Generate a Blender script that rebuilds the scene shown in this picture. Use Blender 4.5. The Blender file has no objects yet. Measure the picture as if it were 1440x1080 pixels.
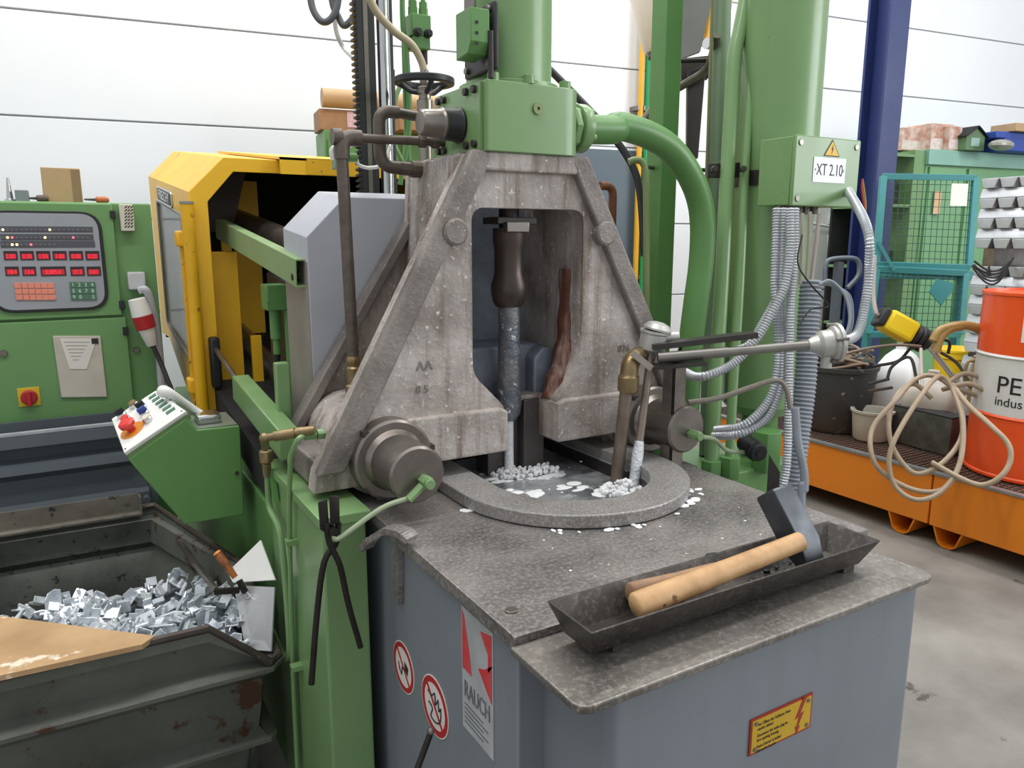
import bpy, bmesh, math, random
from math import sin, cos, pi, radians, sqrt
from mathutils import Vector as V, Matrix
random.seed(7)
S = bpy.context.scene
COL = S.collection
# ------------------------------------------------------------------ camera
FPX, PITCH, YAW, EYE = 1065.0, radians(10.9), radians(30.55), 1.5
cd = bpy.data.cameras.new('camera'); cam = bpy.data.objects.new('camera', cd); COL.objects.link(cam)
cam.location = (0, 0, EYE); cam.rotation_euler = (pi/2 - PITCH, 0, -YAW)
cd.sensor_width = 36; cd.lens = FPX/1440*36; cd.clip_start = .05; cd.clip_end = 100
S.camera = cam
# ------------------------------------------------------------------ world and hall lamps
w = bpy.data.worlds.new('world'); S.world = w; w.use_nodes = True
w.node_tree.nodes['Background'].inputs[0].default_value = (.93, .96, 1, 1)
w.node_tree.nodes['Background'].inputs[1].default_value = .62
S.view_settings.view_transform = 'Standard'; S.view_settings.look = 'None'
S.view_settings.exposure = 0.22; S.view_settings.gamma = 1
def area(name, loc, sx, sy, power, rot=(0, 0, 0), col=(1, .98, .95)):
    l = bpy.data.lights.new(name, 'AREA'); l.shape = 'RECTANGLE'; l.size = sx; l.size_y = sy; l.energy = power; l.color = col
    o = bpy.data.objects.new(name, l); COL.objects.link(o); o.location = loc; o.rotation_euler = rot
    return o
area('hall_lamp', (.2, 1.0, 5.6), 6.0, .5, 135, (0, 0, radians(0)))
area('hall_lamp', (1.5, 4.0, 5.6), 6.0, .5, 150, (0, 0, radians(0)))
area('hall_lamp', (4.6, 1.2, 5.6), 6.0, .5, 135, (0, 0, radians(90)))
area('hall_window', (7.5, -3.2, 3.2), 4.0, 2.4, 200, (radians(75), 0, radians(55)), (.95, .98, 1))
# ------------------------------------------------------------------ rays of the calibrated camera, used to measure points on real planes
_h = V((sin(YAW), cos(YAW), 0)); _r = V((cos(YAW), -sin(YAW), 0)); _z = V((0, 0, 1))
_f = _h*cos(PITCH) - _z*sin(PITCH); _u = _h*sin(PITCH) + _z*cos(PITCH); _c = V((0, 0, EYE))
def ray(x, y): return _f + _r*((x-720)/FPX) + _u*((540-y)/FPX)
def _on(a, v, x, y):
    d = ray(x, y); return _c + d*((v-_c[a])/d[a])
def oX(x, y, v): return _on(0, v, x, y)
def oY(x, y, v): return _on(1, v, x, y)
def oZ(x, y, v): return _on(2, v, x, y)
def oD(x, y, d): return _c + ray(x, y)*d
# ------------------------------------------------------------------ materials
def lin(c):
    if isinstance(c, str):
        c = [int(c[i:i+2], 16)/255 for i in (0, 2, 4)]
    return tuple((x/12.92 if x <= .04045 else ((x+.055)/1.055)**2.4) for x in c[:3])
MATS = {}
def mat(name, c, rough=.5, metal=0., c2=None, var=.5, scale=6., streak=None, sfac=.5, spots=None, sp=.62, spscale=30., bump=0., bscale=60., trans=0., alpha=1., emit=None, estr=1., coat=0., spec=.5, soft=.05, spf=1.):
    if name in MATS: return MATS[name]
    m = bpy.data.materials.new(name); m.use_nodes = True; MATS[name] = m
    nt = m.node_tree; N = nt.nodes; Lk = nt.links; b = N['Principled BSDF']
    c = lin(c); c2 = lin(c2) if c2 else tuple(x*.72 for x in c)
    tc = N.new('ShaderNodeTexCoord')
    def noise(sc, det=4, vec=None, ro=.6):
        n = N.new('ShaderNodeTexNoise'); n.inputs['Scale'].default_value = sc; n.inputs['Detail'].default_value = det; n.inputs['Roughness'].default_value = ro
        Lk.new(vec if vec else tc.outputs['Object'], n.inputs['Vector']); return n.outputs['Fac']
    def ramp(sock, lo, hi):
        r = N.new('ShaderNodeMapRange'); r.inputs[1].default_value = lo; r.inputs[2].default_value = hi
        Lk.new(sock, r.inputs[0]); return r.outputs[0]
    def mix(fs, a, bb):
        x = N.new('ShaderNodeMix'); x.data_type = 'RGBA'; Lk.new(fs, x.inputs[0])
        for s, i in ((a, 6), (bb, 7)):
            if isinstance(s, tuple): x.inputs[i].default_value = (*s, 1)
            else: Lk.new(s, x.inputs[i])
        return x.outputs[2]
    def mul(s, k):
        x = N.new('ShaderNodeMath'); x.operation = 'MULTIPLY'; x.inputs[1].default_value = k; Lk.new(s, x.inputs[0]); return x.outputs[0]
    if var > 0:
        out = mix(mul(ramp(noise(scale, 6), .35, .68), var), c, c2)
    else: out = None
    if streak:
        mp = N.new('ShaderNodeMapping'); mp.inputs['Scale'].default_value = (1, 1, .09); Lk.new(tc.outputs['Object'], mp.inputs[0])
        out = mix(mul(ramp(noise(26, 5, mp.outputs[0], .65), .48, .7), sfac), out if out else c, lin(streak))
    if spots:
        out = mix(mul(ramp(noise(spscale, 5, None, .7), sp, sp+soft), spf), out if out else c, lin(spots))
    if out: Lk.new(out, b.inputs['Base Color'])
    else: b.inputs['Base Color'].default_value = (*c, 1)
    b.inputs['Roughness'].default_value = rough; b.inputs['Metallic'].default_value = metal
    if var > 0 and rough > .15:
        rr = N.new('ShaderNodeMapRange'); rr.inputs[3].default_value = max(.05, rough-.1); rr.inputs[4].default_value = min(1, rough+.12)
        Lk.new(noise(scale*2.3), rr.inputs[0]); Lk.new(rr.outputs[0], b.inputs['Roughness'])
    b.inputs['Specular IOR Level'].default_value = spec
    if trans: b.inputs['Transmission Weight'].default_value = trans
    if alpha < 1: b.inputs['Alpha'].default_value = alpha
    if coat: b.inputs['Coat Weight'].default_value = coat
    if emit: b.inputs['Emission Color'].default_value = (*lin(emit), 1); b.inputs['Emission Strength'].default_value = estr
    if bump:
        bp = N.new('ShaderNodeBump'); bp.inputs['Strength'].default_value = bump; bp.inputs['Distance'].default_value = .01
        Lk.new(noise(bscale, 5), bp.inputs['Height']); Lk.new(bp.outputs[0], b.inputs['Normal'])
    return m
G1 = mat('green_paint', '789A66', .34, c2='6B8D5A', var=.55, scale=3, spots='5A6E4A', sp=.69, spscale=14, coat=.15)
G2 = mat('dark_green_paint', '5C8A4C', .4, c2='527E44', var=.5, scale=4, spots='3C4A38', sp=.67, spscale=22)
GC = mat('cabinet_green', '6C985F', .42, c2='628E56', var=.5, scale=2.5)
YEL = mat('yellow_paint', 'F0BC2C', .4, c2='E2A81E', var=.5, scale=4, spots='5A4A28', sp=.68, spscale=16)
YEL2 = mat('yellow_tube_paint', 'E3AE14', .45, c2='CC9810', var=.6, scale=8, spots='3A3020', sp=.64, spscale=26)
FUR = mat('furnace_grey_paint', '7C8289', .42, c2='70767D', var=.6, scale=3, streak='6E7377', sfac=.25, spots='4A4B4B', sp=.69, spscale=20)
PLT = mat('scorched_steel_plate', '8E8884', .45, .45, c2='54504D', var=.95, scale=6, spots='C0BDBA', sp=.46, soft=.22, spf=.5, spscale=120, bump=.12, bscale=120)
CAST = mat('stained_cast_iron', 'BFB7B1', .6, .1, c2='857B74', var=.95, scale=7, streak='5E4634', sfac=.8, spots='DAD6D2', sp=.61, spscale=70, bump=.35, bscale=70)
CASTD = mat('worn_cast_rib', '8C857F', .5, .25, c2='5E5752', var=.8, scale=9, spots='B9B3AD', sp=.63, spscale=70, bump=.25, bscale=90)
CAVB = mat('blued_scorched_casting', '8F98A4', .5, .2, c2='565A66', var=.8, scale=7, spots='B0B2B6', sp=.68, spscale=40, bump=.3, bscale=60)
STL = mat('machined_steel', '8E8781', .33, .85, c2='6F6862', var=.7, scale=14)
DSTL = mat('dark_steel', '4A4644', .45, .6, c2='35322F', var=.7, scale=12)
BLK = mat('black_plastic', '232426', .45, c2='18191A', var=.5, scale=10)
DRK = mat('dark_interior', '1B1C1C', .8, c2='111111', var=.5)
SHG = mat('shield_sheet_grey', 'B3B6BD', .45, .25, c2='A2A6AE', var=.6, scale=3, spots='5A5550', sp=.68, spscale=12)
RST = mat('rusty_pipe', '6E645C', .45, .45, c2='4E443C', var=.8, scale=18, bump=.2)
BRS = mat('aged_brass', '9A8762', .38, .75, c2='74634A', var=.7, scale=25)
ZNC = mat('splashed_zinc', 'D9DCE0', .42, .35, c2='B4B8BE', var=.6, scale=25, bump=.8, bscale=70)
WHT = mat('white_paint', 'E8E8E4', .45, c2='DAD9D3', var=.5)
CHR = mat('bright_metal', 'C9CBCD', .2, 1., var=.2)
# ------------------------------------------------------------------ mesh helpers
class MB:
    def __init__(s): s.v = []; s.f = []; s.M = None
    def add(s, vs, fs):
        k = len(s.v)
        for p in vs:
            p = V(p)
            s.v.append(s.M @ p if s.M else p)
        s.f += [tuple(i+k for i in f) for f in fs]; return s
    def box(s, x0, x1, y0, y1, z0, z1):
        return s.add([(x, y, z) for x in (x0, x1) for y in (y0, y1) for z in (z0, z1)],
                     [(0, 1, 3, 2), (4, 6, 7, 5), (0, 4, 5, 1), (2, 3, 7, 6), (0, 2, 6, 4), (1, 5, 7, 3)])
    def bar(s, a, b, wx, wz, up=(0, 0, 1)):
        a = V(a); b = V(b); d = (b-a).normalized(); sx = d.cross(V(up)).normalized(); u = sx.cross(d)
        vs = [p + sx*(i*wx/2) + u*(j*wz/2) for p in (a, b) for i, j in ((-1, -1), (1, -1), (1, 1), (-1, 1))]
        return s.add(vs, [(0, 3, 2, 1), (4, 5, 6, 7), (0, 1, 5, 4), (1, 2, 6, 5), (2, 3, 7, 6), (3, 0, 4, 7)])
    def hexa(s, a, b):          # two quads joined
        return s.add(list(a)+list(b), [(0, 1, 2, 3), (7, 6, 5, 4), (0, 4, 5, 1), (1, 5, 6, 2), (2, 6, 7, 3), (3, 7, 4, 0)])
    def prism(s, poly, ax, a0, a1):
        n = len(poly)
        def mk(p, a): return {'y': (p[0], a, p[1]), 'x': (a, p[0], p[1]), 'z': (p[0], p[1], a)}[ax]
        return s.add([mk(p, a0) for p in poly]+[mk(p, a1) for p in poly],
                     [tuple(range(n))[::-1], tuple(range(n, 2*n))]+[(i, (i+1) % n, n+(i+1) % n, n+i) for i in range(n)])
    def tube(s, pts, r, n=10, closed=False):
        pts = [V(p) for p in pts]; m = len(pts); rr = r if isinstance(r, (list, tuple)) else [r]*m
        T = []
        for i in range(m):
            a = pts[i-1] if (i or closed) else pts[0]; b = pts[(i+1) % m] if (i < m-1 or closed) else pts[-1]
            T.append((b-a).normalized())
        x = T[0].orthogonal().normalized(); vs = []
        for i in range(m):
            x = (x - T[i]*x.dot(T[i])).normalized(); y = T[i].cross(x)
            vs += [pts[i] + (x*cos(2*pi*k/n)+y*sin(2*pi*k/n))*rr[i] for k in range(n)]
        fs = [(i*n+k, i*n+(k+1) % n, (i+1) % m*n+(k+1) % n, (i+1) % m*n+k) for i in range(m if closed else m-1) for k in range(n)]
        if not closed: fs += [tuple(range(n))[::-1], tuple(range((m-1)*n, m*n))]
        return s.add(vs, fs)
    def cyl(s, a, b, r, r2=None, n=28): return s.tube([a, b], [r, r if r2 is None else r2], n)
    def lathe(s, prof, o, ax=(0, 0, 1), n=32):
        o = V(o); ax = V(ax).normalized(); return s.tube2([(o+ax*h, r) for r, h in prof], ax, n)
    def tube2(s, rings, ax, n):
        x = ax.orthogonal().normalized(); y = ax.cross(x); m = len(rings); vs = []
        for c, r in rings: vs += [c+(x*cos(2*pi*k/n)+y*sin(2*pi*k/n))*max(r, 1e-4) for k in range(n)]
        fs = [(i*n+k, i*n+(k+1) % n, (i+1)*n+(k+1) % n, (i+1)*n+k) for i in range(m-1) for k in range(n)]
        return s.add(vs, fs+[tuple(range(n))[::-1], tuple(range((m-1)*n, m*n))])
    def ring(s, c, ax, ro, ri, h, n=48):
        c = V(c); ax = V(ax).normalized(); x = ax.orthogonal().normalized(); y = ax.cross(x); vs = []
        for r, hh in ((ro, 0), (ro, h), (ri, h), (ri, 0)):
            vs += [c+ax*hh+(x*cos(2*pi*k/n)+y*sin(2*pi*k/n))*r for k in range(n)]
        return s.add(vs, [(j*n+k, j*n+(k+1) % n, (j+1) % 4*n+(k+1) % n, (j+1) % 4*n+k) for j in range(4) for k in range(n)])
    def ball(s, c, r, n=14, sq=(1, 1, 1)):
        c = V(c); m = n//2; vs = [c+V((0, 0, -r*sq[2]))]; 
        for i in range(1, m):
            t = pi*i/m
            vs += [c+V((r*sq[0]*sin(t)*cos(2*pi*k/n), r*sq[1]*sin(t)*sin(2*pi*k/n), -r*sq[2]*cos(t))) for k in range(n)]
        vs.append(c+V((0, 0, r*sq[2]))); e = len(vs)-1
        fs = [(0, 1+(k+1) % n, 1+k) for k in range(n)]+[(1+i*n+k, 1+i*n+(k+1) % n, 1+(i+1)*n+(k+1) % n, 1+(i+1)*n+k) for i in range(m-2) for k in range(n)]
        return s.add(vs, fs+[(e, 1+(m-2)*n+k, 1+(m-2)*n+(k+1) % n) for k in range(n)])
    def quad(s, a, b, c, d, t=.001):   # thin plate along its normal
        a, b, c, d = map(V, (a, b, c, d)); n = (b-a).cross(d-a).normalized()*t
        return s.hexa((a, b, c, d), (a+n, b+n, c+n, d+n))
    def build(s, name, m, parent=None, bev=0., sharp=35, seg=2):
        off = V((0, 0, 0)); p = parent
        while p: off += V(p.location); p = p.parent
        me = bpy.data.meshes.new(name); me.from_pydata([tuple(v-off) for v in s.v], [], s.f)
        bm = bmesh.new(); bm.from_mesh(me); bmesh.ops.recalc_face_normals(bm, faces=bm.faces)
        if bev:
            ed = [e for e in bm.edges if len(e.link_faces) == 2 and e.calc_face_angle(0) > radians(40)]
            bmesh.ops.bevel(bm, geom=ed, offset=bev, segments=seg, affect='EDGES', profile=.5, clamp_overlap=True)
        bm.to_mesh(me); bm.free()
        me.shade_smooth(); me.set_sharp_from_angle(angle=radians(min(sharp, 21) if bev else sharp))
        o = bpy.data.objects.new(name, me); COL.objects.link(o); me.materials.append(m)
        if parent: o.parent = parent
        return o
def L(o, label, cat=None, group=None, kind=None):
    if label: o['label'] = label
    if cat: o['category'] = cat
    if group: o['group'] = group
    if kind: o['kind'] = kind
    return o
def T(name, loc, label, cat, group=None):
    o = bpy.data.objects.new(name, None); COL.objects.link(o); o.location = loc; o.empty_display_size = .05
    return L(o, label, cat, group)
def struct(name, mb, m, **k):
    o = mb.build(name, m, **k); o['kind'] = 'structure'; return o
def sm(pts, k=6, closed=False):     # Catmull-Rom
    pts = [V(p) for p in pts]; n = len(pts); out = []
    for i in range(n if closed else n-1):
        p1, p2 = pts[i], pts[(i+1) % n]
        p0 = pts[i-1] if (i or closed) else p1*2-p2
        p3 = pts[(i+2) % n] if (i < n-2 or closed) else p2*2-p1
        for j in range(k):
            t = j/k
            out.append(.5*((2*p1)+(p2-p0)*t+(2*p0-5*p1+4*p2-p3)*t*t+(3*p1-p0-3*p2+p3)*t**3))
    if not closed: out.append(pts[-1])
    return out
def rpoly(pts, r, n=5):             # polygon with rounded corners (2-D)
    out = []; m = len(pts); rr = r if isinstance(r, (list, tuple)) else [r]*m
    for i in range(m):
        p = V(pts[i]); a = V(pts[i-1]); b = V(pts[(i+1) % m])
        if rr[i] <= 0: out.append(tuple(p)); continue
        da = (a-p); db = (b-p); q = min(rr[i], da.length*.49, db.length*.49); A = p+da.normalized()*q; B = p+db.normalized()*q
        for j in range(n+1):
            t = j/n; out.append(tuple(A*(1-t)**2+p*2*t*(1-t)+B*t*t))
    return out
def elbow(a, c, b, r, n=8):         # path a -> rounded corner at c -> b
    a, b, c = V(a), V(b), V(c); A = c+(a-c).normalized()*r; B = c+(b-c).normalized()*r
    return [a]+[A*(1-t)**2+c*2*t*(1-t)+B*t*t for t in [j/n for j in range(n+1)]]+[b]
def text(name, body, o, ux, uy, size, m, parent=None, depth=.0008, sx=1., align='CENTER'):
    """flat lettering: origin o, unit vectors ux (reading) and uy (up)"""
    cu = bpy.data.curves.new('tmp', 'FONT'); cu.body = body; cu.size = size; cu.align_x = align; cu.align_y = 'CENTER'; cu.extrude = depth
    ob = bpy.data.objects.new('tmp', cu); COL.objects.link(ob)
    me = bpy.data.meshes.new_from_object(ob.evaluated_get(bpy.context.evaluated_depsgraph_get()))
    bpy.data.objects.remove(ob); bpy.data.curves.remove(cu)
    ux = V(ux).normalized(); uy = V(uy); uy = (uy-ux*uy.dot(ux)).normalized(); uz = ux.cross(uy)
    off = V((0, 0, 0)); p = parent
    while p: off += V(p.location); p = p.parent
    for v in me.vertices: v.co = V(o)-off+ux*v.co.x*sx+uy*v.co.y+uz*v.co.z
    me.materials.clear(); me.materials.append(m); me.name = name
    r = bpy.data.objects.new(name, me); COL.objects.link(r)
    if parent: r.parent = parent
    return r
def bolts(parent, pts, ax, r=.008, h=.008, m=None, name='bolt', n=6):
    for p in pts:
        p = V(p); b = MB(); b.cyl(p, p+V(ax).normalized()*h, r, n=n); b.build(name, m or DSTL, parent, bev=.001)
# ------------------------------------------------------------------ setting: floor, panel wall, steel columns
WA = radians(7.75); WD = V((cos(WA), -sin(WA), 0)); WN = V((-sin(WA), -cos(WA), 0))   # wall direction, normal to the room
WP = oD(720, 335, 5.3); WP.z = 0
FLR = mat('concrete_floor', '8C8983', .55, c2='5F5C58', var=.9, scale=1.6, spots='494744', sp=.64, spscale=5, bump=.1, bscale=40)
f = MB(); f.box(-9, 14, -6, 12, -.1, 0); struct('floor', f, FLR)
WLM = mat('white_wall_panel', 'EDEFF2', .55, c2='E4E7EB', var=.5, scale=1.2)
WJ = mat('panel_joint_grey', 'A9ABAE', .6, var=.2)
wall = MB(); a = WP-WD*7; b = WP+WD*9; q = -WN*.12
wall.hexa((a-WN*.02, b-WN*.02, b-WN*.02+V((0, 0, 4.6)), a-WN*.02+V((0, 0, 4.6))), (a+q, b+q, b+q+V((0, 0, 4.6)), a+q+V((0, 0, 4.6))))
wall = struct('wall_back', wall, WJ)
PH = .54; z0 = oD(55, 168, 5.3/(1+665/2580)).z % PH
k = 0
zz = z0-PH
while zz < 4.4:
    p = MB(); lo = max(0, zz+.005); hi = zz+PH-.005
    A = a+V((0, 0, lo)); B = b+V((0, 0, lo)); u = V((0, 0, hi-lo))
    p.hexa((A, B, B+u, A+u), (A-WN*.03, B-WN*.03, B-WN*.03+u, A-WN*.03+u))
    p.build('panel', WLM, wall, bev=.003); zz += PH
# blue-grey plinth behind the press, lower part of the wall
DK = mat('blue_grey_door_paint', '56656F', .5, c2='4C5A64', var=.5, scale=2)
def onwall(x, y, d=0.):
    r = ray(x, y); n = WN; t = ((WP+WN*d-_c).dot(n))/r.dot(n); return _c+r*t
pd = MB(); A = onwall(795, 207, .03); B = onwall(905, 214, .03); A2 = A.copy(); B2 = B.copy(); A2.z = 0; B2.z = 0; B.z = A.z
pd.hexa((A2, B2, B, A), tuple(p-WN*.05 for p in (A2, B2, B, A)))
struct('door_1', pd, DK, bev=.004)
BLU = mat('blue_steel_paint', '253468', .42, c2='1E2B5A', var=.5, scale=2)
# rolled steel column beside the wall
c0 = oD(1234, 200, 5.35); c0.z = 0
tc = MB()
hw, dp = .088, .1
def lp(u, v): return (c0.x+WD.x*u-WN.x*v, c0.y+WD.y*u-WN.y*v)
I = [lp(-hw, -dp), lp(hw, -dp), lp(hw, -dp+.02), lp(.012, -dp+.02), lp(.012, dp-.02), lp(hw, dp-.02), lp(hw, dp), lp(-hw, dp), lp(-hw, dp-.02), lp(-.012, dp-.02), lp(-.012, -dp+.02), lp(-hw, -dp+.02)]
tc.prism(I, 'z', 0, 4.5)
struct('trim_1', tc, BLU)
# ================================================================== melting furnace
fu = T('melting_furnace', (1.0, 1.4, 0), 'grey steel melting furnace with scorched top plate and round bath', 'furnace')
# opening in the plate for the bath
RC = V((1.03, 1.475, 0)); RI, RO = .2, .295
x0, x1, y0, y1 = .545, 1.41, .915, 1.98
arc = [(RC.x+RI*cos(pi+pi*i/40), RC.y+RI*sin(pi+pi*i/40)) for i in range(41)]
b = MB(); b.prism([(x0, y0), (x1, y0), (x1, y1), (RC.x+RI, y1)]+arc[::-1]+[(RC.x-RI, y1), (x0, y1)], 'z', .874, .9); b.build('top_plate', PLT, fu, bev=.002)
ri2 = RI+.013; arc2 = [(RC.x+ri2*cos(pi+pi*i/40), RC.y+ri2*sin(pi+pi*i/40)) for i in range(41)]
b = MB(); b.prism([(.56, .93), (1.395, .93), (1.395, 1.95), (RC.x+ri2, 1.95)]+arc2[::-1]+[(RC.x-ri2, 1.95), (.56, 1.95)], 'z', .02, .874); b.build('body', FUR, fu, bev=.004)
bolts(fu, [oZ(719, 859, .9), (1.37, .95, .9), (.585, 1.85, .9)], (0, 0, 1), .011, .003, STL, 'screw', 16)
b = MB(); b.prism(rpoly([(.61, .76), (1.35, .76), (1.35, .935), (.61, .935)], [.02, .02, 0, 0]), 'z', .02, .868); b.build('front_housing', FUR, fu)
b = MB(); b.prism(rpoly([(.536, .73), (1.345, .73), (1.345, .914), (.536, .914)], [.025, .025, 0, 0]), 'z', .874, .887)
LED = mat('worn_ledge_plate', '87827C', .42, .55, c2='514D49', var=.9, scale=5, spots='BDB7AC', sp=.48, soft=.22, spf=.5, spscale=110)
b.build('shelf', LED, fu, bev=.003)
def ushape(ro, ri, z0, z1, back):
    a = [(RC.x+ro*cos(pi+pi*i/40), RC.y+ro*sin(pi+pi*i/40)) for i in range(41)]; c = [(RC.x+ri*cos(pi+pi*i/40), RC.y+ri*sin(pi+pi*i/40)) for i in range(41)]
    m_ = MB(); m_.prism([(RC.x-ro, back)]+a+[(RC.x+ro, back), (RC.x+ri, back)]+c[::-1]+[(RC.x-ri, back)], 'z', z0, z1); return m_
ushape(RO-.012, RI, .897, .903, 1.9).build('gasket', ZNC, fu)
RNG = mat('grey_ring_plate', '9A9794', .45, .5, c2='7F7770', var=.7, scale=8, spots='D4D4D4', sp=.46, soft=.22, spf=.6, spscale=160, bump=.15, bscale=160)
ushape(RO, RI, .902, .932, 1.88).build('bath_ring', RNG, fu, bev=.003)
ushape(RI+.012, RI-.006, .7, .9, 1.9).build('crucible_wall', DSTL, fu)
MELT = mat('molten_zinc', '7E8286', .2, .55, c2='D8DADC', var=1., scale=11, spots='F4F5F6', sp=.6, spscale=14, bump=.25, bscale=25)
b = MB(); b.prism([(RC.x-RI, 1.9)]+arc+[(RC.x+RI, 1.9)], 'z', .85, .868); L(b.build('molten_metal', MELT, fu), 'silvery molten metal with white dross')
def splash(parent, c, r, n, name='dross_splash', z=None, flat=.5):
    s = MB(); rd = random.Random(int(c[0]*1000+c[1]*777))
    for i in range(n):
        t = rd.uniform(0, 2*pi); d = r*sqrt(rd.random()); q = rd.uniform(.25, .6)*r*.6
        s.ball((c[0]+d*cos(t), c[1]+d*sin(t), c[2]+rd.uniform(-.2, .5)*q), q, 7, (1, 1, flat))
    return s.build(name, ZNC, parent, sharp=60)
DR = mat('white_dross', 'F8F9FA', .6, 0, c2='EAECEE', var=.6, scale=30, bump=.7, bscale=90)
rd = random.Random(8); s = MB()
for cx_, cy_, rr_, n_ in ((1.0, 1.7, .075, 26), (1.07, 1.67, .06, 16), (1.17, 1.44, .06, 26), (.93, 1.56, .07, 12), (1.1, 1.52, .05, 7)):
    for i in range(n_):
        t = rd.uniform(0, 2*pi); d = rr_*sqrt(rd.random()); x, y = cx_+d*cos(t), cy_+d*sin(t)
        if (x-RC.x)**2+min(0, y-RC.y)**2 < (RI-.025)**2: s.ball((x, y, .868), rd.uniform(.006, .02), 8, (1.3, rd.uniform(.5, 1.2), .12))
s = s.build('dross_film', DR, fu, sharp=60); s['kind'] = 'stuff'
# flakes on the plate
rd = random.Random(3); s = MB()
for i in range(46):
    t = rd.uniform(pi*1.02, pi*2.1); q = RO+rd.uniform(-.004, .012)+abs(rd.gauss(0, .008)); k = rd.uniform(.004, .013)
    s.ball((RC.x+q*cos(t), RC.y+q*sin(t), .902), k, 6, (1.5*rd.random()+.4, 1, .22))
for i in range(40):
    s.ball((rd.uniform(.75, 1.38), rd.uniform(.95, 1.75), .901), rd.uniform(.0015, .004), 6, (1, 1, .4))
s = s.build('zinc_flakes', DR, fu, sharp=60); s['kind'] = 'stuff'
# lifting hook bracket on the left side
hk = sm([oX(579, 758, .545)+V((-.0, 0, 0)), oX(566, 748, .535), oX(545, 745, .52), oX(525, 756, .5), oX(514, 770, .49)], 4)
s = MB()
for i in range(len(hk)-1): s.bar(hk[i], hk[i+1], .034, .012)
p0 = oX(560, 760, .553); p1 = oX(560, 845, .553); s.bar(p0, p1, .03, .012, up=(1, 0, 0)); s.build('hook_bracket', PLT, fu)
# round prohibition stickers on the left side (plane x = .56)
SX = .5595
def oval(cx, cy, n=40): pass
SGR = mat('sign_red', 'B3202B', .45, var=.2); SGW = mat('sign_white', 'DEDBD4', .5, c2='CFCBC2', var=.5, scale=12); SGK = mat('sign_black', '26262A', .5, var=.2)
def prohib(cx, cy, r, kind):
    c = oX(cx, cy, SX)
    b = MB(); b.cyl(c, c+V((-.0012, 0, 0)), r*1.05, n=48); sgn = b.build('warning_sticker', SGW, fu)
    b = MB(); b.ring(c+V((-.0012, 0, 0)), (-1, 0, 0), r, r*.8, .0006, 48); b.build('red_ring', SGR, sgn)
    q = c+V((-.0014, 0, 0)); dv = V((0, -.707, -.707)); b = MB(); b.bar(q-dv*r*.85, q+dv*r*.85, r*.14, .0006, up=(1, 0, 0)); b.build('red_bar', SGR, sgn)
    b = MB(); q = c+V((-.0012, 0, 0))
    if kind == 0:      # poured bucket and flame
        b.hexa(*[[q+V((o, -y*r, z*r)) for y, z in ((.12, .32), (.5, .18), (.42, -.2), (.14, -.02))] for o in (0, -.0006)])
        for y, z, yy, zz in ((-.45, -.2, -.2, -.42), (-.2, -.42, -.12, -.05), (-.5, .02, -.35, -.3), (-.12, -.05, .1, -.12)):
            b.bar(q+V((0, -y*r, z*r)), q+V((0, -yy*r, zz*r)), r*.1, .0006, up=(1, 0, 0))
    else:              # hand outline
        pl = [(-.5, .35), (-.2, .3), (.05, .5), (.1, .1), (.3, .4), (.35, 0), (.5, .2), (.45, -.3), (.1, -.55), (-.3, -.5), (-.15, -.15), (-.45, -.05)]
        pp = [q+V((-.0004, -y*r, z*r)) for y, z in pl]; b.tube(sm(pp, 3), r*.03, 5)
    b.build('pictogram', SGK, sgn); return sgn
prohib(568, 938, .055, 0); prohib(612, 993, .06, 1)
# maker's plate
PLM = mat('etched_aluminium', 'C6C8CA', .4, .3, c2='A6A8AA', var=.7, scale=15)
A = oX(650, 868, SX); B = oX(694, 908, SX); zt, zb = .858, .62; yA, yB = A.y, B.y
b = MB(); b.box(SX-.0015, SX, yB, yA, zb, zt); mp = b.build('maker_plate', PLM, fu)
def yz(u, v): return V((SX-.0016, yA+(yB-yA)*u, zb+(zt-zb)*v))
def patch(pl, name, m, parent, o=.0007):
    b = MB(); p = [yz(*q) for q in pl]; b.add(p+[q+V((-o, 0, 0)) for q in p], [tuple(range(len(p))), tuple(range(len(p), 2*len(p)))[::-1]]+[(i, (i+1) % len(p), len(p)+(i+1) % len(p), len(p)+i) for i in range(len(p))])
    return b.build(name, m, parent)
PRD = mat('plate_red', 'C8303A', .4, c2='B86A68', var=.6, scale=30)
patch([(.03, .97), (.1, .93), (.28, .64), (.33, .5), (.03, .5)], 'red_field', PRD, mp)
patch([(.62, .93), (.97, .97), (.97, .72), (.86, .66), (.86, .8)], 'red_field', PRD, mp)
patch([(.97, .74), (.97, .44), (.55, .62), (.75, .66)], 'red_field', PRD, mp)
text('lettering', 'RAUCH', yz(.5, .34)+V((-.001, 0, 0)), (0, -1, 0), (0, 0, 1), .046, mat('etched_dark', '6A6C6E', .5, var=.2), mp, .0003, .62)
for i in range(5):
    b = MB(); b.box(SX-.0022, SX-.0014, yA+(yB-yA)*(.85 if i % 2 else .7), yA+(yB-yA)*.08, zb+.05-i*.009, zb+.053-i*.009); b.build('etched_line', MATS['etched_dark'], mp)
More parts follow.
